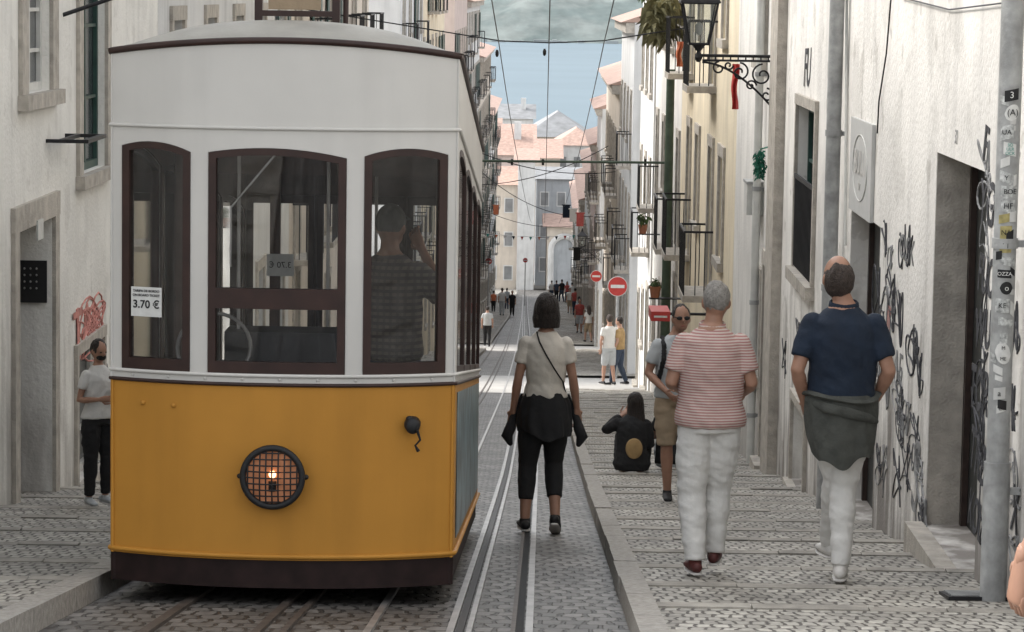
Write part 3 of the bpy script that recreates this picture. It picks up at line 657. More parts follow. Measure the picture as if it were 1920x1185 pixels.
for (px,py,lb) in ((1128,470,'small distant lantern on the right beyond the no entry signs'),):
    c=copy_tree(lt); Yc,zc=onwall(AR,px,py); c.location=WA(AR,Yc,zc); c['label']=lb
def cloth(px,py0,py1,a,w,mat,label):
    d=ray(px,py0); Y=a/(d.x/d.y-K); z1=P(px,py0,Y).z; z0=P(px,py1,Y).z; b=NB(); prev=None
    for i in range(13):
        t=i/12; z=z1+(z0-z1)*t; o=.008*math.sin(t*9)
        row=[b.verts.new(WA(a-w/2+o+j*w/5*(1-.2*math.sin(t*3)),Y+.03*math.sin(j*2+t*5),z)) for j in range(6)]
        if prev:
            for j in range(5): b.faces.new((prev[j],prev[j+1],row[j+1],row[j]))
        prev=row
    return tag(mk('hanging_cloth',b,mat,smooth=60,loc=WA(a,Y,z1)),label,'cloth')
cloth(1380,120,205,AR-.35,.08,'red','narrow red cloth strip hanging right of the lantern'); cloth(1275,78,125,AR-.45,.1,'orange','orange cloth hanging left below the lantern')
d=ray(1252,400); Yg=(AR-.3)/(d.x/d.y-K); pz=W(AR-.3,Yg)
gp=empty('pole',pz,'tall green metal pole in front of the yellow building','pole')
b=NB(); tube(b,[pz,WA(AR-.3,Yg,P(1262,130,Yg).z)],[.085,.07],14); mk('shaft',b,'pole_green',gp,smooth=40)
b=NB(); tube(b,[pz,pz+V((0,0,.5))],[.14,.11],14); mk('base',b,'pole_green',gp,smooth=40)
def pot_plant(px,py,a,r,label,n=160,dry=False,pot=True,sz=.12):
    d=ray(px,py); Y=a/(d.x/d.y-K); c=P(px,py,Y); root=empty('potted_plant',c,label,'plant')
    if pot: b=NB(); tube(b,[c,c+V((0,0,.19))],[.07,.10],14); mk('pot',b,'terracotta',root,smooth=40); 
    if pot: b=NB(); sbox(b,a-.1,AR+.01,Y-.1,Y+.1,c.z-.02,c.z-.002); mk('shelf',b,'iron',root)
    h0=.2 if pot else .3
    b=NB(); leaves(b,c+V((0,0,h0+r[2]*.6)),r,n,sz,.6)
    mk('foliage',b,'leaf_dry' if dry else 'leaf',root)
    b=NB()
    for k in range(8): tube(b,[c+V((0,0,.12)),c+V((random.uniform(-r[0],r[0])*.7,random.uniform(-r[1],r[1])*.7,h0+r[2]))],.008,5)
    mk('stems',b,'leaf_dry',root)
    return root
pot_plant(1228,558,AR-.5,(.09,.12,.08),'terracotta pot with a small plant left of the grey haired man',60,sz=.07)
pot_plant(1205,438,AR-.35,(.11,.2,.14),'small potted plant on the upper balcony far right row',80,sz=.09)
pot_plant(1240,90,AR-.45,(.28,.9,.42),'large drooping plant spilling over at the top beside the lantern',600,True,False,.2)
pot_plant(1218,10,AR-.5,(.28,.7,.25),'green bushy plant at the top edge above the drooping one',300,False,False,.16)
def noentry(px,py,Y,rad,label):
    c=P(px,py,Y); g_=V((c.x,c.y,gz(Y))); root=empty('no_entry_sign',g_,label,'sign','no entry signs')
    b=NB(); tube(b,[g_+V((0,.05,0)),V((c.x,c.y+.05,c.z+rad))],.035,10); mk('post',b,'pipe',root,smooth=40)
    b=NB(); tube(b,[c,c+V((0,.012,0))],rad,32); mk('rim',b,'paper',root)
    b=NB(); tube(b,[c-V((0,.008,0)),c-V((0,.001,0))],rad*.93,32); mk('disc',b,'red',root)
    b=NB(); box(b,c.x-rad*.68,c.x+rad*.68,c.y-.014,c.y-.009,c.z-rad*.16,c.z+rad*.16); mk('bar',b,'paper',root)
noentry(1158,537,78,.27,'largest round no entry sign, left of the terracotta pot')
noentry(1118,518,124,.25,'smaller no entry sign above the distant group, left of the largest one')
noentry(985,488,225,.19,'tiny no entry sign in front of the white house at the street end')
noentry(916,490,200,.24,'small no entry sign by the left row beside the tram edge')
c=P(1236,588,40); b=NB(); box(b,c.x-.13,c.x+.13,c.y-.4,c.y+.4,c.z-.06,c.z+.07); rs=empty('red_sign_board',c,'small red box sign above the man in sunglasses','sign'); mk('box',b,'red',rs)
b=NB(); tube(b,[c,V((AR+K*40+.02,40,c.z))],.02,8); mk('arm',b,'iron',rs)
b=NB(); box(b,c.x-.09,c.x+.09,c.y-.405,c.y-.401,c.z-.012,c.z+.015); mk('white_band',b,'paper',rs)
hw_=5.15
def lon(px,a_label,Ys=(12,50,95,140,190)):
    pts=[]; r=(px-1016)/675.
    for Y in Ys: pts.append(WA(r*hw_,Y,-S*Y+hw_+(gz(Y)+H0+S*Y)))
    wire('overhead_wire',pts,.009,a_label,sag=.12)
lon(908,'overhead wire along the street, leftmost of the three'); lon(1020,'overhead wire along the street, middle one'); lon(1142,'overhead wire along the street, rightmost of the three')
zc=-S*50+hw_+(gz(50)+H0+S*50)
wire('cross_wire',[WA(AL,50,zc+.5),WA(-.8,50,zc+.02),WA(0.05,50,zc),WA(.95,50,zc+.05),WA(AR,50,zc+.3)],.012,'thin span wire carrying two insulators across the street')
for i,(px,py,l) in enumerate(((932,100,'insulator on the span wire, the left one'),(1021,98,'insulator on the span wire, the right one'))):
    p=P(px,py,49.97); b=NB(); tube(b,[p-V((0,0,.06)),p-V((0,0,.02)),p+V((0,0,.02)),p+V((0,0,.06))],[.015,.03,.03,.015],10); tag(mk('insulator',b,'black',loc=p),l,'insulator')
Yx=58; p0=P(905,303,Yx); zx=p0.z; b=NB(); tube(b,[WA(AL,Yx,zx),WA(AR,Yx,P(1244,305,Yx).z)],.026,10); bar=empty('cross_bar',WA(AL,Yx,zx),'rigid dark bar spanning the street below the wires','bar'); mk('rod',b,'pole_green',bar)
for px in (1018,1210,960): p=P(px,304,Yx); b=NB(); tube(b,[p-V((.0,.0,.06)),p+V((0,0,.06))],.025,8); mk('clamp',b,'iron',bar)
for i,(Y,pa,pb,l) in enumerate(((100,8,6.5,'sagging cable across the middle distance'),(112,6.5,8,'sagging cable across the far street'),(170,7,6,'thin cable across the street near its end'),(145,9,6,'loose cable looping down towards the right row'))):
    wire('cross_wire',[W(AL,Y,pa),W(AR,Y,pb)],.016,l,sag=.6+.3*(i==3))
g_=empty('garland',W(AL,185,5.6),'faint string of small coloured flags across the far end of the street','bunting'); b=NB(); pts=[W(AL+(AR-AL)*t,185,5.6-3*.3*t*(1-t)) for t in [j/12 for j in range(13)]]; tube(b,pts,[.015]*13,5); mk('string',b,'paper',g_)
for j in range(1,12): 
    b=NB(); p=pts[j]; b.faces.new([b.verts.new(q) for q in (p+V((-.1,0,0)),p+V((.1,0,0)),p+V((0,0,-.25)))]); mk('flag',b,['red','teal','orange','f_white','f_navy'][j%5],g_)
for i,(px,py,Y,mt) in enumerate(((1062,385,140,'f_navy'),(1075,392,138,'f_white'),(1088,400,135,'f_red'),(930,385,190,'orange'),(1082,465,140,'f_black'))):
    p=P(px,py,Y); b=NB(); box(b,p.x-.17,p.x+.17,p.y,p.y+.03,p.z-.6,p.z); tube(b,[V((p.x-.22,p.y+.015,p.z+.01)),V((p.x+.22,p.y+.015,p.z+.01))],.03,6)
    tag(mk('laundry',b,mt,loc=p),['dark blue garment drying high over the far right pavement','white garment drying beside the dark blue one','red garment drying on the far right row','orange cloth drying on the far left row','black garment hanging low on the far right row'][i],'laundry')
# ------------------------------------------------------------------ TRAM
YT=14.85
xl=P(207,700,YT).x; xr=P(854,712,YT).x; HW=(xr-xl)/2; CX=(xl+xr)/2; ZG=gz(YT)-.08; LEN=6.6
TR=empty('tram',V((CX,YT,ZG)),'yellow and white funicular tram with brown window frames and a round headlamp','tram',rz=-math.atan(K)*.7)
BW=.18
def bow(x): return BW*(1-min(1,abs(x)/HW)**2.3)
def tp(px,py):
    x=0
    for _ in range(6): y=-bow(x); p=P(px,py,YT+y); x=max(-HW,min(HW,p.x-CX))
    return x,p.z-ZG
zbelt=tp(530,722)[1]; zlow=tp(530,1051)[1]; zskirt=tp(530,1104)[1]; zsill=tp(530,703)[1]; zrib=tp(530,241)[1]; ztopc=tp(530,76)[1]; ztope=(tp(212,90)[1]+tp(856,110)[1])/2
wl_=(tp(228,500)[0],tp(357,500)[0]); wc_=(tp(390,500)[0],tp(649,500)[0]); wr_=(tp(682,500)[0],tp(838,500)[0])
aL=(tp(228,272)[1],tp(357,285)[1]); aC=(tp(390,285)[1],tp(649,297)[1]); aR_=(tp(682,293)[1],tp(838,290)[1])
def lerp(a,b,t): return a+(b-a)*t
def archz(x):
    for (x0,x1),(z0,z1),bu in ((wl_,aL,.035),(wc_,aC,.035),(wr_,aR_,.035)):
        if x0<=x<=x1:
            t=(x-x0)/(x1-x0); return lerp(z0,z1,t)+bu*(1-(2*t-1)**2)
    ed=[(-HW,aL[0]),(wl_[0],aL[0]),(wl_[1],aL[1]),(wc_[0],aC[0]),(wc_[1],aC[1]),(wr_[0],aR_[0]),(wr_[1],aR_[1]),(HW,aR_[1])]
    for (a,za),(b_,zb2) in zip(ed,ed[1:]):
        if a<=x<=b_: return lerp(za,zb2,(x-a)/max(1e-6,b_-a))
    return aL[0]
def ztop(x): return ztope+(ztopc-ztope)*(1-(abs(x)/HW)**2)
def surf(name,xs,zf,skip,mat,th,off=0,parent=TR,smooth=30):
    bm=NB(); g=[[bm.verts.new((x,-bow(x)+off,f(x))) for f in zf] for x in xs]
    for i in range(len(xs)-1):
        for j in range(len(zf)-1):
            if skip and skip((xs[i]+xs[i+1])/2,j): continue
            bm.faces.new((g[i][j],g[i+1][j],g[i+1][j+1],g[i][j+1]))
    for v in [v for v in bm.verts if not v.link_faces]: bm.verts.remove(v)
    o=mk(name,bm,mat,parent,local=True,smooth=smooth,rc=False)
    if th: solid(o,th)
    return o
def rng(a,b_,n): return [a+(b_-a)*i/n for i in range(n+1)]
xs=sorted(set(round(v,5) for v in rng(-HW,wl_[0],3)+rng(*wl_,10)+rng(wl_[1],wc_[0],2)+rng(*wc_,18)+rng(wc_[1],wr_[0],2)+rng(*wr_,10)+rng(wr_[1],HW,3)))
inw=lambda x: any(a<x<b_ for a,b_ in (wl_,wc_,wr_))
c_=lambda v:(lambda x:v)
surf('front_panel',xs,[c_(zbelt),c_(zsill),archz,c_(zrib),ztop],lambda x,j:j==1 and inw(x),'tram_white',.035)
surf('lower_front_panel',xs,[c_(zlow),c_(zbelt-.003)],None,'tram_yellow',.035)
surf('skirt',xs,[c_(zskirt),c_(zlow-.003)],None,'tram_skirt',.03,off=.012)
def moulding(name,zf,r,mat,off=.006):
    b=NB(); pts=[(x,-bow(x)-off,zf(x)) for x in rng(-HW,HW,44)]
    pts=[(-HW-off,LEN,zf(-HW)-S*LEN),(-HW-off,.05,zf(-HW)-S*.05)]+pts+[(HW+off,.05,zf(HW)-S*.05),(HW+off,LEN,zf(HW)-S*LEN)]
    tube(b,pts,[r]*len(pts),8,side=(0,0,1)); return mk(name,b,mat,TR,local=True,smooth=50)
moulding('roof_moulding',ztop,(.017,.014),'tram_brown'); moulding('rib_moulding',c_(zrib),.010,'tram_white'); moulding('belt_moulding',c_(zbelt),(.010,.01),'tram_brown'); moulding('sill_moulding',lambda x:zsill-.005,.010,'tram_white')
moulding('bumper_moulding',c_(zlow+.02),(.013,.014),'tram_yellow')
for i in range(9):
    x=-HW+.12+i*(2*HW-.24)/8
    b=NB(); ell(b,V((x,-bow(x)-.002,zsill-.025)),(.009,.006,.009),8,6); mk('rivet',b,'tram_white',TR,local=True,smooth=60)
for px,py in ((268,755),(326,760)): x,z=tp(px,py); b=NB(); ell(b,V((x,-bow(x)-.004,z)),(.013,.010,.013),10,8); mk('bolt',b,'tram_yellow',TR,local=True,smooth=60)
for s_ in (-1,1):
    b=NB(); tube(b,[(s_*(HW-.012),-bow(HW-.012)-.004,zlow),(s_*(HW-.012),-bow(HW-.012)-.004,zbelt)],(.010,.006),8); mk('corner_strip',b,'tram_yellow',TR,local=True,smooth=50)
    b=NB(); tube(b,[(s_*(HW-.006),-bow(HW-.006)-.002,zbelt),(s_*(HW-.006),-bow(HW-.006)-.002,ztope)],(.007,.005),8); mk('corner_strip',b,'tram_white',TR,local=True,smooth=50)
def win(w,trans=None):
    x0,x1=w; zb0=zsill+.003; fwid=.040; n=12
    xx=[x0+.002,x0+fwid]+rng(x0+fwid,x1-fwid,n)[1:-1]+[x1-fwid,x1-.002]
    zs=[c_(zb0),c_(zb0+.06)]
    if trans: zs+= [c_(trans[0]),c_(trans[1])]
    zs+=[lambda x:archz(min(max(x,x0+.001),x1-.001))-.036,lambda x:archz(min(max(x,x0+.001),x1-.001))-.002]
    openr={1} if not trans else {1,3}
    fr=surf('window',xx,zs,lambda x,j:(x0+fwid<x<x1-fwid) and j in openr,'tram_brown',.05,off=-.008)
    surf('pane',xx[1:-1],[c_(zb0+.055),lambda x:archz(x)-.03],None,'glass',0,off=.012,parent=fr)
    return fr
win(wl_); win(wc_,(tp(520,580)[1],tp(520,542)[1])); win(wr_)
def side(sx):
    x=sx*HW; ny=4; ws=[]; y=.22
    wln=(LEN-.22-.15-.09*(ny-1))/ny
    for i in range(ny): ws.append((y,y+wln)); y+=wln+.09
    ys_=[0,LEN]+[q for w in ws for q in w]; 
    for w in ws: ys_+=rng(w[0],w[1],8)
    ys_=sorted(set(round(q,5) for q in ys_))
    zt=aR_[1]+.06
    def az(y):
        for a,b_ in ws:
            if a<=y<=b_: t=(y-a)/(b_-a); return zt-.03+.05*(1-(2*t-1)**2)
        return zt-.03
    def sf(name,ylist,zf,skip,mat,th,off,parent=TR):
        bm=NB(); g=[[bm.verts.new((x+sx*off,yy,f(yy)-S*yy)) for f in zf] for yy in ylist]
        for i in range(len(ylist)-1):
            for j in range(len(zf)-1):
                if skip and skip((ylist[i]+ylist[i+1])/2,j): continue
                f=(g[i][j],g[i+1][j],g[i+1][j+1],g[i][j+1]); bm.faces.new(f if sx>0 else f[::-1])
        for v in [v for v in bm.verts if not v.link_faces]: bm.verts.remove(v)
        o=mk(name,bm,mat,parent,local=True,rc=False,smooth=30)
        if th: solid(o,th)
        return o
    inn=lambda y:any(a<y<b_ for a,b_ in ws)
    sf('side_panel',ys_,[c_(zbelt),c_(zsill),az,c_(zrib),c_(ztope)],lambda y,j:j==1 and inn(y),'tram_white',.03,0)
    sf('side_lining',ys_,[c_(zlow),c_(zsill),az,c_(ztope-.02)],lambda y,j:j==1 and inn(y),'tram_inside',.01,-.032)
    sf('lower_side_panel',[0,.25,LEN],[c_(zlow),c_(zbelt-.003)],None,'tram_yellow',.03,0)
    sf('side_advert',[.3,LEN-.3],[c_(zlow+.08),c_(zbelt-.05)],None,'tram_advert',.004,.006)
    sf('side_skirt',[0,LEN],[c_(zskirt),c_(zlow-.003)],None,'tram_skirt',.02,-.012)
    for a,b_ in ws:
        yy=[a+.002,a+.035]+rng(a+.035,b_-.035,6)[1:-1]+[b_-.035,b_-.002]
        fr=sf('window',yy,[c_(zsill+.003),c_(zsill+.04),lambda y:az(min(max(y,a+.001),b_-.001))-.035,lambda y:az(min(max(y,a+.001),b_-.001))-.002],lambda y,j:j==1 and a+.035<y<b_-.035,'tram_brown',.03,.002)
        sf('pane',yy[1:-1],[c_(zsill+.035),lambda y:az(y)-.03],None,'glass',0,-.01,fr)
side(1); side(-1)
def rear():
    ws=[(-HW+.07,-.36),(-.30,.30),(.36,HW-.07)]; bm=NB(); xx=sorted([-HW+.03,HW-.03]+[q for w in ws for q in w]); z_=[zlow,zsill-.1,aR_[1]+.12,ztope]
    for i in range(len(xx)-1):
        for j in range(3):
            m=(xx[i]+xx[i+1])/2
            if j==1 and any(a<m<b_ for a,b_ in ws): continue
            box(bm,xx[i],xx[i+1],LEN-.04,LEN,z_[j]-S*LEN,z_[j+1]-S*LEN)
    bmesh.ops.remove_doubles(bm,verts=bm.verts[:],dist=.0005)
    mk('rear_panel',bm,'tram_inside',TR,local=True)
    for a,b_ in ws:
        b=NB(); z0=z_[1]-S*LEN; z1=z_[2]-S*LEN
        for q in ((a-.02,a+.025,z0-.03,z1+.03),(b_-.025,b_+.02,z0-.03,z1+.03)): box(b,q[0],q[1],LEN-.06,LEN-.041,q[2],q[3])
        box(b,a+.025,b_-.025,LEN-.06,LEN-.041,z0-.03,z0+.03); box(b,a+.025,b_-.025,LEN-.06,LEN-.041,z1-.03,z1+.03)
        w_=mk('rear_window',b,'tram_brown',TR,local=True); b=NB(); b.faces.new([b.verts.new(q) for q in ((a,LEN-.02,z0),(b_,LEN-.02,z0),(b_,LEN-.02,z1),(a,LEN-.02,z1))]); mk('pane',b,'glass',w_,local=True)
rear()
b=NB(); yp=2.3
for x0,x1 in ((-HW+.04,-.76),(-.28,-.22),(.24,.28),(.76,HW-.04)): box(b,x0,x1,yp,yp+.05,.3-S*yp,ztope-.05-S*yp)
for x0,x1 in ((-.76,-.28),(.28,.76),(-.22,.24)): box(b,x0,x1,yp+.002,yp+.048,zrib-.10-S*yp,ztope-.05-S*yp)
for x0,x1 in ((-.76,-.28),(.28,.76)): box(b,x0,x1,yp+.002,yp+.048,.3-S*yp,zsill-.05-S*yp)
mk('partition',b,'tram_inside',TR,local=True)
bm=NB(); g=[]; xx=rng(-HW-.02,HW+.02,28); yy=[0,.03,.08,.15,.25,.4,.7,1.5,3,LEN-.6,LEN-.2,LEN]
crest=(P(530,40,YT+.3).z-ZG)-ztopc-.012+S*.3
for x in xx:
    cl=max(-HW,min(HW,x)); y0=-bow(cl)-.012; row=[]
    for y in yy:
        t=min(1,y/.4); t2=min(1,(LEN-y)/.5)
        rise=crest*(1-(abs(cl)/HW)**3.0)*(1-(1-t)**2.2)*(1-(1-t2)**2)
        Yv=y0*(1-min(1,y/.7))+y if y<.7 else y
        row.append(bm.verts.new((x,Yv,ztop(cl)+.012+rise-S*max(0,Yv))))
    g.append(row)
for i in range(len(xx)-1):
    for j in range(len(yy)-1): bm.faces.new((g[i][j],g[i+1][j],g[i+1][j+1],g[i][j+1]))
mk('roof',bm,'tram_roof',TR,local=True,smooth=60,rc=False)
bm=NB(); box(bm,-HW+.03,HW-.03,.02,LEN-.05,-.0,.02,lambda p:V((p.x,p.y,p.z+ztope-.03-S*p.y))); mk('ceiling',bm,'tram_ceiling',TR,local=True)
bm=NB(); box(bm,-HW+.03,HW-.03,.0,LEN-.05,.3,.34,lambda p:V((p.x,p.y,p.z-S*p.y))); mk('floor',bm,'tram_inside',TR,local=True)
bm=NB(); box(bm,-.62,.62,-.02,LEN-.1,.10,.295,lambda p:V((p.x,p.y,p.z-S*p.y))); mk('underframe',bm,'tram_skirt',TR,local=True)
for yy_ in (1.2,5.2):
    for sx in (-1,1):
        b=NB(); tube(b,[(sx*.45,yy_,.24-S*yy_),(sx*.52,yy_,.24-S*yy_)],.22,20,side=(0,0,1)); mk('wheel',b,'steel_dark',TR,local=True,smooth=40)
yfb=.45; zf=P(560,31,YT+yfb).z-ZG; xq0=P(476,15,YT+yfb).x-CX; xq1=P(636,15,YT+yfb).x-CX; b=NB()
for q in ((xq0,xq0+.04,zf-.08,zf+.5),(xq1-.04,xq1,zf-.08,zf+.5),(xq0+.04,xq1-.04,zf+.0,zf+.03),(xq0+.04,xq1-.04,zf+.42,zf+.5)): box(b,q[0],q[1],yfb,yfb+.06,q[2],q[3])
rf=mk('roof_board_frame',b,'tram_brown',TR,local=True); b=NB(); box(b,xq0+.07,xq1-.1,yfb+.02,yfb+.04,zf+.035,zf+.415); mk('board',b,'f_beige',rf,local=True)
b=NB(); tube(b,[(xq1+.03,yfb+.03,zf-.1),(xq1+.03,yfb+.03,zf+.9)],.014,8); mk('pole',b,'tram_brown',TR,local=True)
b=NB(); box(b,-.38,.36,.75,1.05,.34-S*.75,zsill+.20-S*.75); mk('control_desk',b,'seat',TR,local=True)
for yy_ in (1.5,3.2,4.4):
    for sx in (-1,1):
        b=NB(); xa,xb=sorted((sx*.34,sx*(HW-.06))); box(b,xa,xb,yy_,yy_+.42,.7-S*yy_,.78-S*yy_); box(b,xa,xb,yy_+.43,yy_+.48,.7-S*yy_,1.15-S*yy_); box(b,xa,xb,yy_+.05,yy_+.38,.34-S*yy_,.698-S*yy_); mk('bench',b,'tram_inside',TR,local=True)
for x_,yy_ in ((-.32,.9),(.14,1.2),(.3,3.1),(-.3,3.1)):
    b=NB(); tube(b,[(x_,yy_,.34-S*yy_),(x_,yy_,ztope-.04-S*yy_)],.010,8); mk('handrail',b,'steel',TR,local=True,smooth=40)
b=NB(); cxw,czw=tp(385,670); pts=[(cxw+.19*math.cos(t),.25+.08*math.sin(t),czw+.17*math.sin(t)) for t in rng(0,2*PI,28)]; tube(b,pts,[.010]*29,8,side=(0,1,0)); mk('hand_wheel',b,'steel',TR,local=True,smooth=50)
b=NB(); a_=tp(432,390); c2=tp(520,285); tube(b,[(a_[0],-bow(0)+.05,a_[1]-.3),(a_[0],-bow(0)+.05,a_[1]),(c2[0],-bow(0)+.04,c2[1])],.006,6); mk('wiper',b,'steel',TR,local=True)
hx,hz=tp(514,890); hy=-bow(hx)
b=NB(); tube(b,[(hx,hy+.02,hz),(hx,hy-.07,hz)],.150,36,side=(0,0,1)); 
hl=mk('headlamp',b,'black',TR,local=True,smooth=40)
b=NB(); pts=[(hx+.149*math.cos(t),hy-.085,hz+.149*math.sin(t)) for t in rng(0,2*PI,40)]; tube(b,pts,[.017]*41,8,side=(0,1,0)); 
for s_ in (-1,1): tube(b,[(hx+s_*.15,hy-.06,hz),(hx+s_*.168,hy-.06,hz)],.014,8,rnd=True)
mk('rim',b,'black',hl,local=True,smooth=50)
b=NB(); tube(b,[(hx,hy-.071,hz),(hx,hy-.074,hz)],.138,36,side=(0,0,1)); mk('reflector',b,'reflector',hl,local=True)
b=NB(); ell(b,V((hx,hy-.085,hz+.015)),(.018,.016,.018)); mk('bulb',b,'bulb',hl,local=True)
b=NB(); tube(b,[(hx,hy-.078,hz-.07),(hx,hy-.083,hz-.02)],.02,8); mk('bulb_socket',b,'black',hl,local=True)
b=NB()
for k in range(-4,5):
    o_=k*.031; h_=math.sqrt(.145**2-o_**2)
    for (p,q) in (((o_,-h_),(o_,h_)),((-h_,o_),(h_,o_))):
        pts=[]
        for t in rng(0,1,8):
            u=p[0]+(q[0]-p[0])*t; w=p[1]+(q[1]-p[1])*t; rr2=u*u+w*w
            pts.append((hx+u,hy-.088-.035*(1-rr2/.145**2),hz+w))
        tube(b,pts,[.0042]*9,6)
mk('lamp_cage',b,'black',hl,local=True)
kx,kz=tp(773,795); ky=-bow(kx); b=NB(); tube(b,[(kx,ky+.02,kz),(kx,ky-.05,kz)],[.045,.036],14,side=(0,0,1)); ell(b,V((kx+.005,ky-.06,kz+.0)),(.038,.025,.042)); ell(b,V((kx-.01,ky-.05,kz+.035)),(.02,.02,.015)); sk=mk('power_socket',b,'black',TR,local=True,smooth=50)
b=NB(); tube(b,[(kx+.03,ky-.08,kz-.02),(kx+.045,ky-.07,kz-.07),(kx+.02,ky-.06,kz-.10),(kx+.035,ky-.05,kz-.13)],[.008,.006,.006,.010],6); mk('cord',b,'black',sk,local=True)
sx_,sz_=tp(275,566); slope=-BW*2.3*(abs(sx_)/HW)**1.3/HW; tv=V((1,slope,0)).normalized()
def plate(x,z,y,w,h,tv,mat,name,lines):
    c=V((x,y,z)); b=NB(); nv=tv.cross(V((0,0,1)))
    cs=[c+tv*(u*w/2)+V((0,0,v*h/2))+nv*d_ for u in (-1,1) for d_ in (0,.004) for v in (-1,1)]
    hexa(b,cs); pl=mk(name,b,mat,TR,local=True)
    for s,size,dz,bold in lines:
        text('lettering',s,size,frame(c+V((0,0,dz))+nv*.006,tv,(0,0,1)),'black',pl,.0006,local=True,bold=bold)
    return pl
plate(sx_,sz_,-bow(sx_)-.002,.17,.15,tv,'paper','ticket_notice',[('TARIFA DE BORDO',.017,.055,.0004),('ON BOARD TICKET',.017,.033,.0004),('3.70 €',.056,-.014,.0012)])
q=P(520,497,YT+2.25); c=V((q.x-CX,2.25,q.z-ZG)); b=NB(); box(b,c.x-.08,c.x+.08,c.y,c.y+.004,c.z-.065,c.z+.065); pl=mk('rear_notice',b,'paper',TR,local=True)
text('lettering','3.70 €',.05,frame(V((c.x,c.y-.003,c.z)),(-1,0,0),(0,0,1)),'black',pl,.0006,local=True)
# ------------------------------------------------------------------ PEOPLE
def bake(bm,vox,name,mat,parent,sm=4,extra=None):
    bmesh.ops.recalc_face_normals(bm,faces=bm.faces[:])
    me=bpy.data.meshes.new('tmp'); bm.to_mesh(me); bm.free(); o=bpy.data.objects.new('tmp',me); COL.objects.link(o)
    md=o.modifiers.new('r','REMESH'); md.mode='VOXEL'; md.voxel_size=vox; md2=o.modifiers.new('s','SMOOTH'); md2.factor=.5; md2.iterations=sm
    bpy.context.view_layer.update(); m2=bpy.data.meshes.new_from_object(o.evaluated_get(bpy.context.evaluated_depsgraph_get())); bpy.data.objects.remove(o)
    if extra:
        b=NB(); b.from_mesh(m2); extra(b); b.to_mesh(m2); b.free()
    for p in m2.polygons: p.use_smooth=True
    m2.materials.clear(); m2.materials.append(MT[mat] if isinstance(mat,str) else mat); m2.name=name
    r=bpy.data.objects.new(name,m2); COL.objects.link(r); r.parent=parent; return r
def wrinkle(o,amp,fz=9):
    me=o.data; ns=[v.normal.copy() for v in me.vertices]
    for v,n in zip(me.vertices,ns):
        p=v.co; d=noise.noise(V((p.x*6+3,p.y*6,p.z*fz)))*.7+noise.noise(V((p.x*14,p.y*14+5,p.z*fz*2.2+p.x*9)))*.55
        v.co=p+n*(d*amp+amp*.25)
TM=[(.86,.13,.10),(.93,.165,.122),(1.02,.16,.118),(1.10,.15,.112),(1.22,.16,.12),(1.33,.172,.12),(1.395,.158,.106),(1.445,.105,.08),(1.50,.060,.058)]
TF=[(.86,.135,.105),(.93,.168,.122),(1.02,.145,.108),(1.10,.122,.095),(1.22,.135,.108),(1.33,.148,.112),(1.395,.14,.095),(1.445,.088,.07),(1.50,.050,.050)]
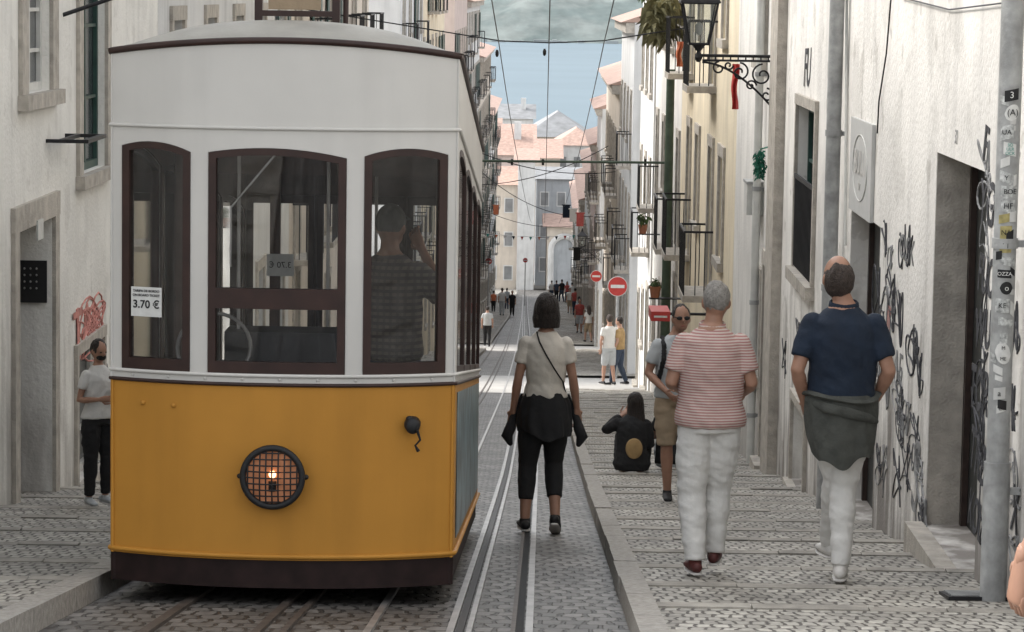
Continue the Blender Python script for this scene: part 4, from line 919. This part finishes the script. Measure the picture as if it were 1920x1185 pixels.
def person(label,loc,rz,sc,o):
    root=empty('person',loc,label,'person',rz=rz,sc=sc)
    fem=o.get('fem'); TS=TF if fem else TM; T=V(o.get('T',(0,0,0))); lx,ly=o.get('lean',(0,0)); vox=o.get('vox',.011); fat=o.get('fat',1)
    def c(z): return T+V((lx*(z-.93)/.57,ly*(z-.93)/.57,z))
    sw=.145 if fem else .163; J={}
    for s,n in ((-1,'L'),(1,'R')):
        J['sh'+n]=c(1.392)+V((s*sw,0,0)); J['el'+n]=J['sh'+n]+V((s*.07,-.02,-.28)); J['wr'+n]=J['el'+n]+V((s*.0,.07,-.25))
        J['hip'+n]=T+V((s*.088,0,.91)); J['kn'+n]=V((s*.10,.02,.49)); J['an'+n]=V((s*.10,-.02,.085)); J['ft'+n]=V((s*.15,1,0)).normalized(); J['cu'+n]=V((0,1,0))
    for k,v in o.get('J',{}).items(): J[k]=V(v)
    hd=V(o.get('head',(0,.015,0)))+c(1.5)+V((0,0,.13)); yaw=o.get('yaw',0); RM=Matrix.Rotation(yaw,3,'Z')@Matrix.Rotation(o.get('nod',0),3,'X')
    H=lambda x,y,z: hd+RM@V((x,y,z))
    sk=o.get('skin','skin'); ar=.92 if not fem else .80
    b=NB()
    tube(b,[c(z) for z,_,_ in TS],[(x*fat,y*fat) for _,x,y in TS],20)
    tube(b,[c(1.40),c(1.5),hd+V((0,-.01,-.05))],[.062,.054,.052] if not fem else [.055,.046,.045],14)
    ell(b,H(0,0,.01),(.076,.096,.112),20,14,RM); ell(b,H(0,.032,-.055),(.055,.06,.055),16,10,RM); ell(b,H(0,.1,-.012),(.014,.022,.022),8,6,RM)
    for s in (-1,1): ell(b,H(s*.078,-.005,-.01),(.012,.022,.032),8,6,RM)
    for n,s in (('L',-1),('R',1)):
        sh_,el_,wr_2=J['sh'+n],J['el'+n],J['wr'+n]
        tube(b,[sh_,sh_.lerp(el_,.3),sh_.lerp(el_,.65),el_,el_.lerp(wr_2,.25),el_.lerp(wr_2,.6),wr_2],[.048*ar,.052*ar,.046*ar,.042*ar,.045*ar,.036*ar,.027*ar],12,rnd=True)
        hp,kn,an=J['hip'+n],J['kn'+n],J['an'+n]
        tube(b,[hp,hp.lerp(kn,.3),hp.lerp(kn,.7),kn,kn.lerp(an,.3),kn.lerp(an,.6),an],[.08,.082,.066,.055,.057,.046,.036],14,rnd=True)
        fd=J['ft'+n].normalized(); tube(b,[an-fd*.035+V((0,0,-.04)),an+fd*.06+V((0,0,-.045)),an+fd*.15+V((0,0,-.06))],[(.03,.035),(.038,.03),(.036,.018)],10,side=fd.cross(V((0,0,1))),rnd=True)
    def hands(bb):
        for n,s in (('L',-1),('R',1)):
            w=J['wr'+n]; d=(w-J['el'+n]).normalized(); d=V(o.get('hd'+n,d)).normalized()
            cu_=J['cu'+n]; cu_=(cu_-d*cu_.dot(d)).normalized()
            sd=d.cross(cu_).normalized()
            tube(bb,[w-d*.02,w+d*.02,w+d*.055,w+d*.088],[(.024,.02),(.032,.018),(.038,.016),(.036,.013)],10,side=sd,rnd=True)
            cl=o.get('curl',.55)
            for i,(off,ln) in enumerate(((-.028,.068),(-.0095,.078),(.0095,.073),(.028,.056))):
                p=w+d*.088+sd*off; pts=[p-d*.012,p]; an_=0
                for k in range(3):
                    an_+=cl*(.5+.35*k); p=p+(d*math.cos(an_)+cu_*math.sin(an_))*ln*(.42,.32,.26)[k]; pts.append(p)
                tube(bb,pts,[.0088,.0088,.0084,.0076,.0062],7,side=sd,rnd=True)
            ts=-1 if (sd.dot(V((0,1,0)))<0) else 1
            p=w+d*.02+sd*ts*.026; pts=[p,p+(d*.5+sd*ts*.7+cu_*.3)*.035,p+(d*.5+sd*ts*.7+cu_*.3)*.035+(d*.85+cu_*.4)*.03,p+(d*.5+sd*ts*.7+cu_*.3)*.035+(d*.8+cu_*.6)*.055]
            tube(bb,pts,[.013,.0105,.0095,.007],7,rnd=True)
    bake(b,vox,'body',sk,root,4,hands)
    for s in (-1,1): b=NB(); ell(b,H(s*.03,.088,.008),(.013,.008,.006),10,8,RM); mk('eye',b,'black',root,local=True)
    b=NB(); ell(b,H(0,.089,-.058),(.022,.008,.006),10,8,RM); mk('mouth',b,'mouth',root,local=True)
    m,hem,slv,loose=o['shirt']; b=NB()
    zs=[hem]+[z for z,_,_ in TS if z>hem+.02 and z<1.46]
    def rad(z):
        for (a0,x0,y0),(a1,x1,y1) in zip(TS,TS[1:]):
            if a0<=z<=a1: t=(z-a0)/(a1-a0); return lerp(x0,x1,t)*fat,lerp(y0,y1,t)*fat
        return TS[0][1]*fat,TS[0][2]*fat
    nk=.9 if fem else 1
    hl_=o.get('hemloose',0)
    tube(b,[c(z) for z in zs]+[c(1.478)],[(max(rad(z)[0],.162*fat*nk if z<1.2 and not fem else 0)+loose*(1 if z<1.3 else .5)+(hl_ if z<1.0 else 0),max(rad(z)[1],.115*fat if z<1 else 0)+loose*(1 if z<1.3 else .6)+(hl_ if z<1.0 else 0)) for z in zs]+[(.074*nk,.070*nk)],22)
    for n in 'LR':
        s0,e0,w0_=J['sh'+n],J['el'+n],J['wr'+n]; fr=slv
        pts=[s0,s0.lerp(e0,min(1,fr)*.5),s0.lerp(e0,min(1,fr))]; rd=[.062*ar+loose*.3,.062*ar+loose*.4,.058*ar+loose*.5]
        if fr>1: pts+=[e0.lerp(w0_,(fr-1)*.5),e0.lerp(w0_,fr-1)]; rd=[.06*ar,.058*ar,.054*ar,.052*ar,.042*ar]; rd=[x+loose*.4 for x in rd]
        ell(b,s0+V((0,0,-.004)),(.066*ar,.070*ar,.064*ar)); tube(b,pts,rd,14)
    sh_o=bake(b,vox*.95,'shirt',m,root,3)
    if vox<.015: wrinkle(sh_o,.011)
    m,end,lo=o['pants']; b=NB()
    tube(b,[c(1.03),c(.95),T+V((0,0,.86))],[(rad(1.03)[0]+.004,rad(1.03)[1]+.004),(.170*fat+lo*.2,.127*fat+lo*.2),(.163*fat+lo*.3,.118*fat+lo*.3)],20)
    for n in 'LR':
        hp,kn,an=J['hip'+n],J['kn'+n],J['an'+n]
        full=[(0,.094+lo*.2),(.15,.096+lo*.5),(.3,.086+lo*.7),(.5,.064+lo),(.65,.064+lo),(.8,.053+lo),(.95,.045+lo),(1,.045+lo)]
        pts=[];rd=[]
        for t,r in full:
            if t<=end+1e-6: pts.append(hp.lerp(kn,t*2) if t<=.5 else kn.lerp(an,t*2-1)); rd.append(r)
        if end not in [t for t,_ in full]: pts.append(hp.lerp(kn,end*2) if end<=.5 else kn.lerp(an,end*2-1)); rd.append(rd[-1]*.98)
        tube(b,pts,rd,16)
    po_=bake(b,vox*.95,o.get('pname','trousers'),m,root,3)
    if vox<.015: wrinkle(po_,.010 if lo>.005 else .004,13)
    for n in 'LR':
        an=J['an'+n]; fd=J['ft'+n].normalized(); sd=fd.cross(V((0,0,1))).normalized(); up=sd.cross(fd)
        b=NB(); A0=an-up*.035; tube(b,[A0-fd*.06,A0-fd*.01,A0+fd*.07-up*.008,A0+fd*.16-up*.018],[(.034,.034),(.040,.040),(.045,.032),(.040,.022)],12,side=sd,rnd=True); tube(b,[an-up*.04,an+up*.01],[.043,.040],12)
        s_=bake(b,max(.007,vox*.7),'shoe',o.get('shoe','black'),root,2)
        b=NB(); tube(b,[A0-fd*.07-up*.038,A0-up*.04,A0+fd*.08-up*.042,A0+fd*.17-up*.042],[(.03,.010),(.040,.011),(.047,.011),(.033,.010)],12,side=sd,rnd=True); mk('sole',b,o.get('sole','sole'),s_,local=True,smooth=50)
    hk,hm=o['hair']
    b=NB()
    if hk=='short': ell(b,H(0,-.014,.024),(.083,.094,.108),20,14,RM)
    if hk=='crop': ell(b,H(0,-.016,.026),(.081,.090,.105),20,14,RM)
    if hk=='bald': ell(b,H(0,-.024,-.002),(.083,.090,.104),20,14,RM)
    if hk=='bob':
        ell(b,H(0,-.016,.022),(.090,.098,.112),20,14,RM); tube(b,[H(0,-.02,.03),H(0,-.03,-.06),H(0,-.032,-.125)],[(.090,.088),(.102,.078),(.094,.062)],20,side=RM@V((1,0,0)))
    if hk=='long':
        ell(b,H(0,-.016,.022),(.090,.102,.112),20,14,RM); tube(b,[H(0,-.02,.03),H(0,-.05,-.1),H(0,-.085,-.22),H(0,-.10,-.34),H(0,-.10,-.42)],[(.092,.09),(.1,.06),(.105,.05),(.085,.04),(.03,.02)],20)
    if hk=='cap':
        ell(b,H(0,-.005,.03),(.084,.1,.1),20,14,RM); tube(b,[H(0,.06,.06),H(0,.17,.03)],[(.07,.012),(.055,.008)],14,side=RM@V((1,0,0)))
    ho=bake(b,max(.006,vox*.6),'cap' if hk=='cap' else 'hair',hm,root,1)
    if vox<.015 and hk!='cap':
        me=ho.data; ns=[v.normal.copy() for v in me.vertices]
        for v,n in zip(me.vertices,ns):
            p=v.co; v.co=p+n*(noise.noise(V((p.x*70,p.y*70,p.z*14)))*.005+noise.noise(V((p.x*25,p.y*25,p.z*8)))*.006)
    return root,J,c,H
def sc_of(loc,hpx): return hpx*loc.y*1.016/F/1.75
def cloth_obj(name,prof,mat,root,wav=.02,n=6,ph=0,hem=.015):
    b=NB(); pr=None; seg=96; pp=[]
    for (a,b2) in zip(prof,prof[1:]):
        for k in range(4): pp.append(tuple(lerp(a[i],b2[i],k/4) for i in range(5)))
    pp.append(prof[-1])
    for i,(z,rx,ry,dx,dy) in enumerate(pp):
        row=[]; f=i/len(pp)
        for j in range(seg):
            t=2*PI*j/seg; w=1+wav*(math.sin(n*t+ph+f*2.2)+.6*math.sin(n*1.9*t-f*3)+.5*noise.noise(V((math.cos(t)*3,math.sin(t)*3,f*4+ph))))*(f+.3)
            row.append(b.verts.new(V((dx+rx*math.cos(t)*w,dy+ry*math.sin(t)*w,z+hem*f*(math.sin(2*t+1+ph)+.6*math.sin(5*t))))))
        if pr:
            for j in range(seg): b.faces.new((pr[j],pr[(j+1)%seg],row[(j+1)%seg],row[j]))
        pr=row
    o=mk(name,b,mat,root,local=True,smooth=70); return solid(o,.008,60)
loc=GI(1018,1000,-.08); loc.z=gz(loc.y)-.065
wo,J,c,H=person('woman in cream t-shirt walking down the track, dark jacket tied at her waist',loc,0,sc_of(loc,447),dict(fem=True,vox=.009,skin='skin_tan',shirt=('f_cream',1.0,.55,.014),pants=('f_black',.82,.004),pname='leggings',hair=('bob','hair_dark'),shoe='black',
  J=dict(elL=(-.20,-.02,1.12),wrL=(-.235,.05,.88),elR=(.20,-.02,1.13),wrR=(.235,.05,.89),knL=(-.12,.03,.49),anL=(-.135,-.06,.10),knR=(.07,.08,.50),anR=(.085,-.12,.13),ftR=(.05,.75,-.35),cuL=(.6,.6,0),cuR=(-.6,.6,0)),curl=.8))
cloth_obj('tied_jacket',[(1.05,.140,.115,0,0),(1.0,.158,.130,0,0),(.94,.180,.142,0,0),(.86,.192,.150,0,-.005),(.78,.196,.155,0,-.005),(.725,.192,.158,.005,-.01)],'f_black',wo,wav=.045,n=6,hem=.028)
for s in (-1,1):
    b=NB(); tube(b,[(s*.17,.05,1.0),(s*.205,.06,.90),(s*.235,.05,.82),(s*.25,.03,.76),(s*.275,.02,.70),(s*.25,.02,.645)],[.012,.02,.03,.040,.043,.02],10,rnd=True)
    sl_=mk('jacket_sleeve',b,'f_black',wo,local=True,smooth=60)
b=NB(); tube(b,[(-.07,-.03,1.475),(-.05,-.10,1.41),(.0,-.138,1.32),(.06,-.136,1.22),(.125,-.085,1.12),(.15,0,1.02)],[(.006,.004)]*6,8); mk('bag_strap',b,'f_black',wo,local=True)
loc=GI(1568,1085,.03)
nm,J,c,H=person('balding man in navy polo shirt with a grey sweater around his hips, white trousers',loc,0,sc_of(loc,607),dict(fat=1.04,vox=.009,skin='skin_tan',shirt=('f_navy',.99,.72,.014),pants=('f_white',1.0,.006),hair=('bald','hair_brown'),head=(-.035,.02,0),yaw=.25,nod=.12,shoe='sole',
  J=dict(shL=(-.168,0,1.39),shR=(.168,0,1.39),elL=(-.245,-.05,1.14),wrL=(-.19,.06,.95),elR=(.245,-.05,1.14),wrR=(.195,.08,.97),hipL=(-.07,0,.91),hipR=(.07,0,.91),knL=(-.0,.12,.52),anL=(-.0,.42,.12),knR=(.03,.04,.5),anR=(.015,-.04,.085),cuL=(.7,.6,0),cuR=(-.7,.6,0)),curl=.7))
cloth_obj('tied_sweater',[(1.015,.180,.142,0,0),(.985,.194,.155,0,0),(.93,.190,.152,0,0),(.85,.188,.155,0,0),(.75,.176,.152,.003,-.005),(.66,.156,.140,.010,-.01)],'f_grey',nm,wav=.05,n=4,ph=1,hem=.03)
b=NB(); tube(b,[((.192+.008*math.sin(5*t))*math.cos(t),(.156+.008*math.sin(5*t))*math.sin(t),1.0+.018*math.sin(2*t+.6)) for t in rng(0,2*PI,40)],[(.014,.026)]*41,8,side=(0,0,1)); mk('sweater_roll',b,'f_grey',nm,local=True,smooth=60)
b=NB(); tube(b,[(-.19,-.02,.98),(-.10,-.165,.955),(.02,-.172,.93),(.13,-.14,.90),(.19,-.03,.86)],[(.010,.02),(.010,.026),(.010,.028),(.010,.024),(.008,.015)],8,side=(0,1,0),rnd=True); mk('sweater_fold',b,'f_grey',nm,local=True,smooth=60)
b=NB(); tube(b,[(.10,.15,1.0),(.03,.185,.93),(-.03,.19,.82),(-.05,.18,.72)],[(.04,.02),(.045,.02),(.045,.02),(.03,.015)],10,rnd=True); mk('sweater_sleeve',b,'f_grey',nm,local=True,smooth=60)
loc=GI(1325,1073,.03)
sm_,J,c,H=person('grey haired man in red striped polo shirt and white trousers walking away',loc,0,sc_of(loc,547),dict(fat=1.08,vox=.009,hemloose=.012,skin='skin_tan',shirt=('f_stripe',.89,.72,.020),pants=('f_white',1.0,.019),hair=('crop','hair_grey'),head=(.02,.02,0),shoe='shoe_red',
  J=dict(shL=(-.168,0,1.39),shR=(.168,0,1.39),elL=(-.24,-.03,1.15),wrL=(-.20,.19,1.10),elR=(.24,-.03,1.15),wrR=(.21,.2,1.06),knL=(-.10,.03,.48),anL=(-.075,-.06,.085),knR=(.06,.12,.5),anR=(.05,.12,.11),cuL=(1,0,0),cuR=(-1,0,0)),curl=.8))
for r_,m_ in ((sm_,'f_stripe'),(nm,'f_navy')):
    b=NB(); tube(b,[(.072*math.cos(t),.068*math.sin(t)+.008,1.484+.012*math.sin(t)) for t in rng(0,2*PI,24)],[(.024,.010)]*25,8,side=(0,0,1)); mk('collar',b,m_,r_,local=True,smooth=60)
loc=GI(1262,937,.03)
sg,J,c,H=person('man in sunglasses and beige shorts walking uphill behind the man in striped polo',loc,PI+.15,sc_of(loc,367),dict(vox=.01,skin='skin_tan',shirt=('f_ltgrey',.93,.65,.018),pants=('f_beige',.50,.018),pname='shorts',hair=('crop','hair_dark'),head=(-.03,.03,0),
  J=dict(elR=(.25,0,1.14),wrR=(.12,.2,1.0),elL=(-.24,0,1.14),wrL=(-.12,.2,1.02),knL=(-.12,.15,.5),anL=(-.11,-.05,.11),knR=(.08,.05,.5),anR=(.06,.02,.085),cuR=(-1,0,0),cuL=(1,0,0)),curl=.9))
b=NB()
for s in (-1,1): ell(b,H(s*.033,.096,.012),(.027,.009,.018),12,8)
tube(b,[H(-.075,.03,.018),H(-.06,.09,.018),H(.06,.09,.018),H(.075,.03,.018)],.004,6); mk('sunglasses',b,'black',sg,local=True)
b=NB()
for s in (-1,1): tube(b,[(s*.12,-.1,1.39),(s*.125,-.02,1.465),(s*.13,.09,1.40),(s*.14,.14,1.28),(s*.17,.09,1.1),(s*.17,-.08,1.05)],[(.028,.008)]*6,8)
ell(b,V((0,-.19,1.24)),(.15,.09,.23)); bake(b,.01,'backpack','f_black',sg,1)
loc=GI(1184,886,.03)
sw_,J,c,H=person('dark haired woman in black sitting on the steps with one arm raised',loc,-.08,.99*loc.y*1.016/F*172*.97,dict(fem=True,vox=.01,T=(0,0,-.83),lean=(.0,.06),fat=1.06,shirt=('f_black',.86,1.85,.04),pants=('f_black',1.0,.012),hair=('long','hair_dark'),head=(.02,.03,-.02),yaw=.3,
  J=dict(elL=(-.30,.08,.47),wrL=(-.13,.22,.62),elR=(.20,.05,.32),wrR=(.13,.28,.30),knL=(-.14,.42,.34),knR=(.14,.42,.34),anL=(-.12,.62,.0),anR=(.12,.62,.0),cuL=(.5,0,1))))
b=NB(); ell(b,V((.03,-.165,.30)),(.10,.03,.12),16,12); bag=bake(b,.01,'tan_pouch','f_ochre',sw_,1)
loc2=GI(1238,886,.03)
person('person in pale jeans sitting beside the dark haired woman, mostly hidden',loc2+V((.12,.25,0)),-.1,.9,dict(vox=.012,T=(0,0,-.83),lean=(.03,.12),shirt=('f_black',.88,.6,.02),pants=('f_ltgrey',1.0,.012),hair=('short','hair_dark'),
  J=dict(elL=(-.24,.15,.35),wrL=(-.12,.36,.33),elR=(.24,.15,.35),wrR=(.12,.36,.33),knL=(-.12,.42,.34),knR=(.14,.42,.34),anL=(-.12,.62,.0),anR=(.12,.62,.0))))
loc=GI(184,946,.03)
pg,J,c,H=person('woman in white t-shirt holding up a phone at the left edge of the tram',loc,PI+.7,sc_of(loc,311),dict(fem=True,vox=.01,skin='skin_tan',shirt=('f_white',.93,.55,.018),pants=('f_black',.97,.008),hair=('short','hair_dark'),nod=-.15,shoe='f_ltgrey',
  J=dict(elR=(.22,-.02,1.12),wrR=(.10,.22,1.15),elL=(-.21,0,1.13),wrL=(-.08,.26,1.28),cuL=(1,0,0),cuR=(-1,0,0)),curl=.9))
b=NB(); ell(b,H(0,.052,-.052),(.056,.05,.040),14,10); bake(b,.006,'face_mask','f_black',pg,1)
ph=NB(); box(ph,-.04,.04,-.006,.006,-.075,.075); po=tag(mk('phone',ph,'black'),'black phone held up by the woman at the left edge','phone')
pw=Matrix.Translation(pg.location)@Matrix.Rotation(PI+.7,4,'Z')@Matrix.Scale(pg.scale[0],4); po.location=pw@V((-.05,.33,1.36)); po.rotation_euler=(0,0,PI+.7)
yv=2.0; q=P(722,378,YT+yv); fl=ZG+.34-S*yv; hh=q.z-fl
person('man in cap and plaid shirt standing inside the tram',V((q.x+.03,YT+yv,fl)),-.35,min(1.08,max(.85,hh/1.77)),dict(vox=.011,skin='skin_tan',shirt=('f_plaid',.9,.8,.03),pants=('f_denim',1.0,.01),hair=('cap','f_grey'),
  J=dict(elR=(.30,.12,1.22),wrR=(.10,.22,1.5),elL=(-.24,.0,1.14),wrL=(-.2,.15,.95))))
q=P(1896,1085,6.0); g6=gz(6.0); wz=q.z-g6
ed,J,c,H=person('passer by mostly outside the right edge, only a hand holding a dark object showing',V((q.x+.32,6.05,g6)),0,1.0,dict(vox=.012,skin='skin_tan',shirt=('f_navy',.9,.6,.02),pants=('f_denim',1.0,.012),hair=('short','hair_dark'),hdL=(-.12,.1,-.9),curl=1.0,
  J=dict(elL=(-.17,-.06,1.0),wrL=(-.285,.0,wz+.03),cuL=(.9,.3,0),anL=(-.02,0,.085),anR=(.2,0,.085),knL=(-.0,.02,.49),knR=(.2,.02,.49),hipL=(-.03,0,.91))))
b=NB(); box(b,-.008,.008,-.03,.03,-.09,.05); o=tag(mk('phone',b,'black'),'dark phone gripped by the hand at the bottom right edge','phone'); o.location=V((q.x+.06,6.03,q.z-.09)); o.rotation_euler=(0,.15,.3)
far=[(1141,722,590,0.4,'f_white','f_ltgrey',.5,'short','hair_brown','man in white shirt and grey shorts standing by the right wall past the seated woman'),
 (1160,722,594,1.2,'f_ochre','f_denim',1,'short','hair_dark','person in ochre top standing close behind the man in white shirt'),
 (913,650,574,0,'f_ltgrey','f_black',1,'short','hair_dark','walker in pale shirt and dark trousers beside the tram, nearest on the road'),
 (941,592,540,0,'f_white','f_ltgrey',1,'short','hair_brown','distant walker in white left of the one in black'),
 (960,592,545,PI,'f_black','f_black',1,'short','hair_dark','distant walker dressed in black in mid road'),
 (1103,642,573,.3,'f_white','f_beige',.5,'long','hair_brown','distant walker in white and beige below the small no entry sign'),
 (1086,625,560,PI,'f_red','f_ltgrey',.5,'short','hair_dark','distant walker in red top left of the one in white and beige'),
 (1078,592,540,0,'f_red','f_denim',1,'short','hair_dark','farther walker in red above the distant pair'),
 (1093,600,550,0,'f_white','f_denim',1,'short','hair_dark','far walker in white top and dark trousers right of the red one'),
 (1085,612,556,.5,'f_ltgrey','f_black',1,'long','hair_dark','far walker in grey top just behind the red topped walker'),
 (1068,588,540,PI,'f_white','f_beige',.5,'short','hair_brown','far walker in white top and beige shorts left of the red one'),
 (1098,582,538,0,'f_red','f_black',1,'short','hair_dark','far walker in red top and black trousers close to the right row'),
 (1034,564,526,0,'f_white','f_denim',1,'short','hair_dark','tiny figure in white at the left rim of the far crowd'),
 (1043,565,526,0,'f_denim','f_black',1,'short','hair_dark','tiny figure in dark clothes, second from left in the far crowd'),
 (1053,566,524,.5,'f_black','f_denim',1,'short','hair_dark','tiny figure in black, centre of the far crowd'),
 (1063,568,528,PI,'f_red','f_denim',1,'long','hair_brown','tiny figure in red, fourth from left in the far crowd'),
 (1072,570,530,0,'f_white','f_black',1,'short','hair_dark','tiny figure in white top, rightmost of the far crowd'),
 (950,580,540,0,'f_ltgrey','f_denim',1,'short','hair_dark','tiny figure in grey between the white and black walkers'),
 (925,585,545,0,'f_orange','f_black',1,'short','hair_dark','tiny figure in orange top next to the left row')]
for i,(px,yf,yh,rz,sm,pm,en,hk,hm,lb) in enumerate(far):
    loc=GI(px,yf,0); st=.08+.04*(i%3)
    person(lb,loc,rz,sc_of(loc,yf-yh),dict(vox=.02,shirt=(sm,.92,.6,.02),pants=(pm,en,.015),hair=(hk,hm),fem=(hk=='long'),
      J=dict(knL=(-.09,st,.49),anL=(-.09,st+.05,.085),knR=(.09,0,.49),anR=(.09,-st-.05,.10),wrL=(-.22,.12 if i%2 else .02,.9),wrR=(.22,.08,.9))))
# ------------------------------------------------------------------ light
w=bpy.data.worlds.new('World'); scn.world=w; w.use_nodes=True; nt=w.node_tree; bg=nt.nodes['Background']
sk=nt.nodes.new('ShaderNodeTexSky'); sk.sky_type='NISHITA'; sk.sun_disc=False
sv=V((-.80,.38,.76)).normalized(); sk.sun_elevation=math.asin(sv.z); sk.sun_rotation=math.atan2(sv.x,sv.y); sk.dust_density=3; sk.air_density=1.2
hs=nt.nodes.new('ShaderNodeHueSaturation'); hs.inputs['Saturation'].default_value=.18; nt.links.new(sk.outputs[0],hs.inputs['Color']); nt.links.new(hs.outputs[0],bg.inputs[0]); bg.inputs[1].default_value=.47
sl=bpy.data.lights.new('sun','SUN'); sl.energy=1.5; sl.angle=R(12); sl.color=(1,.93,.84); so=bpy.data.objects.new('sun',sl); COL.objects.link(so); so.rotation_euler=sv.to_track_quat('Z','Y').to_euler()
scn.view_settings.view_transform='Standard'; scn.view_settings.look='None'; scn.view_settings.exposure=0
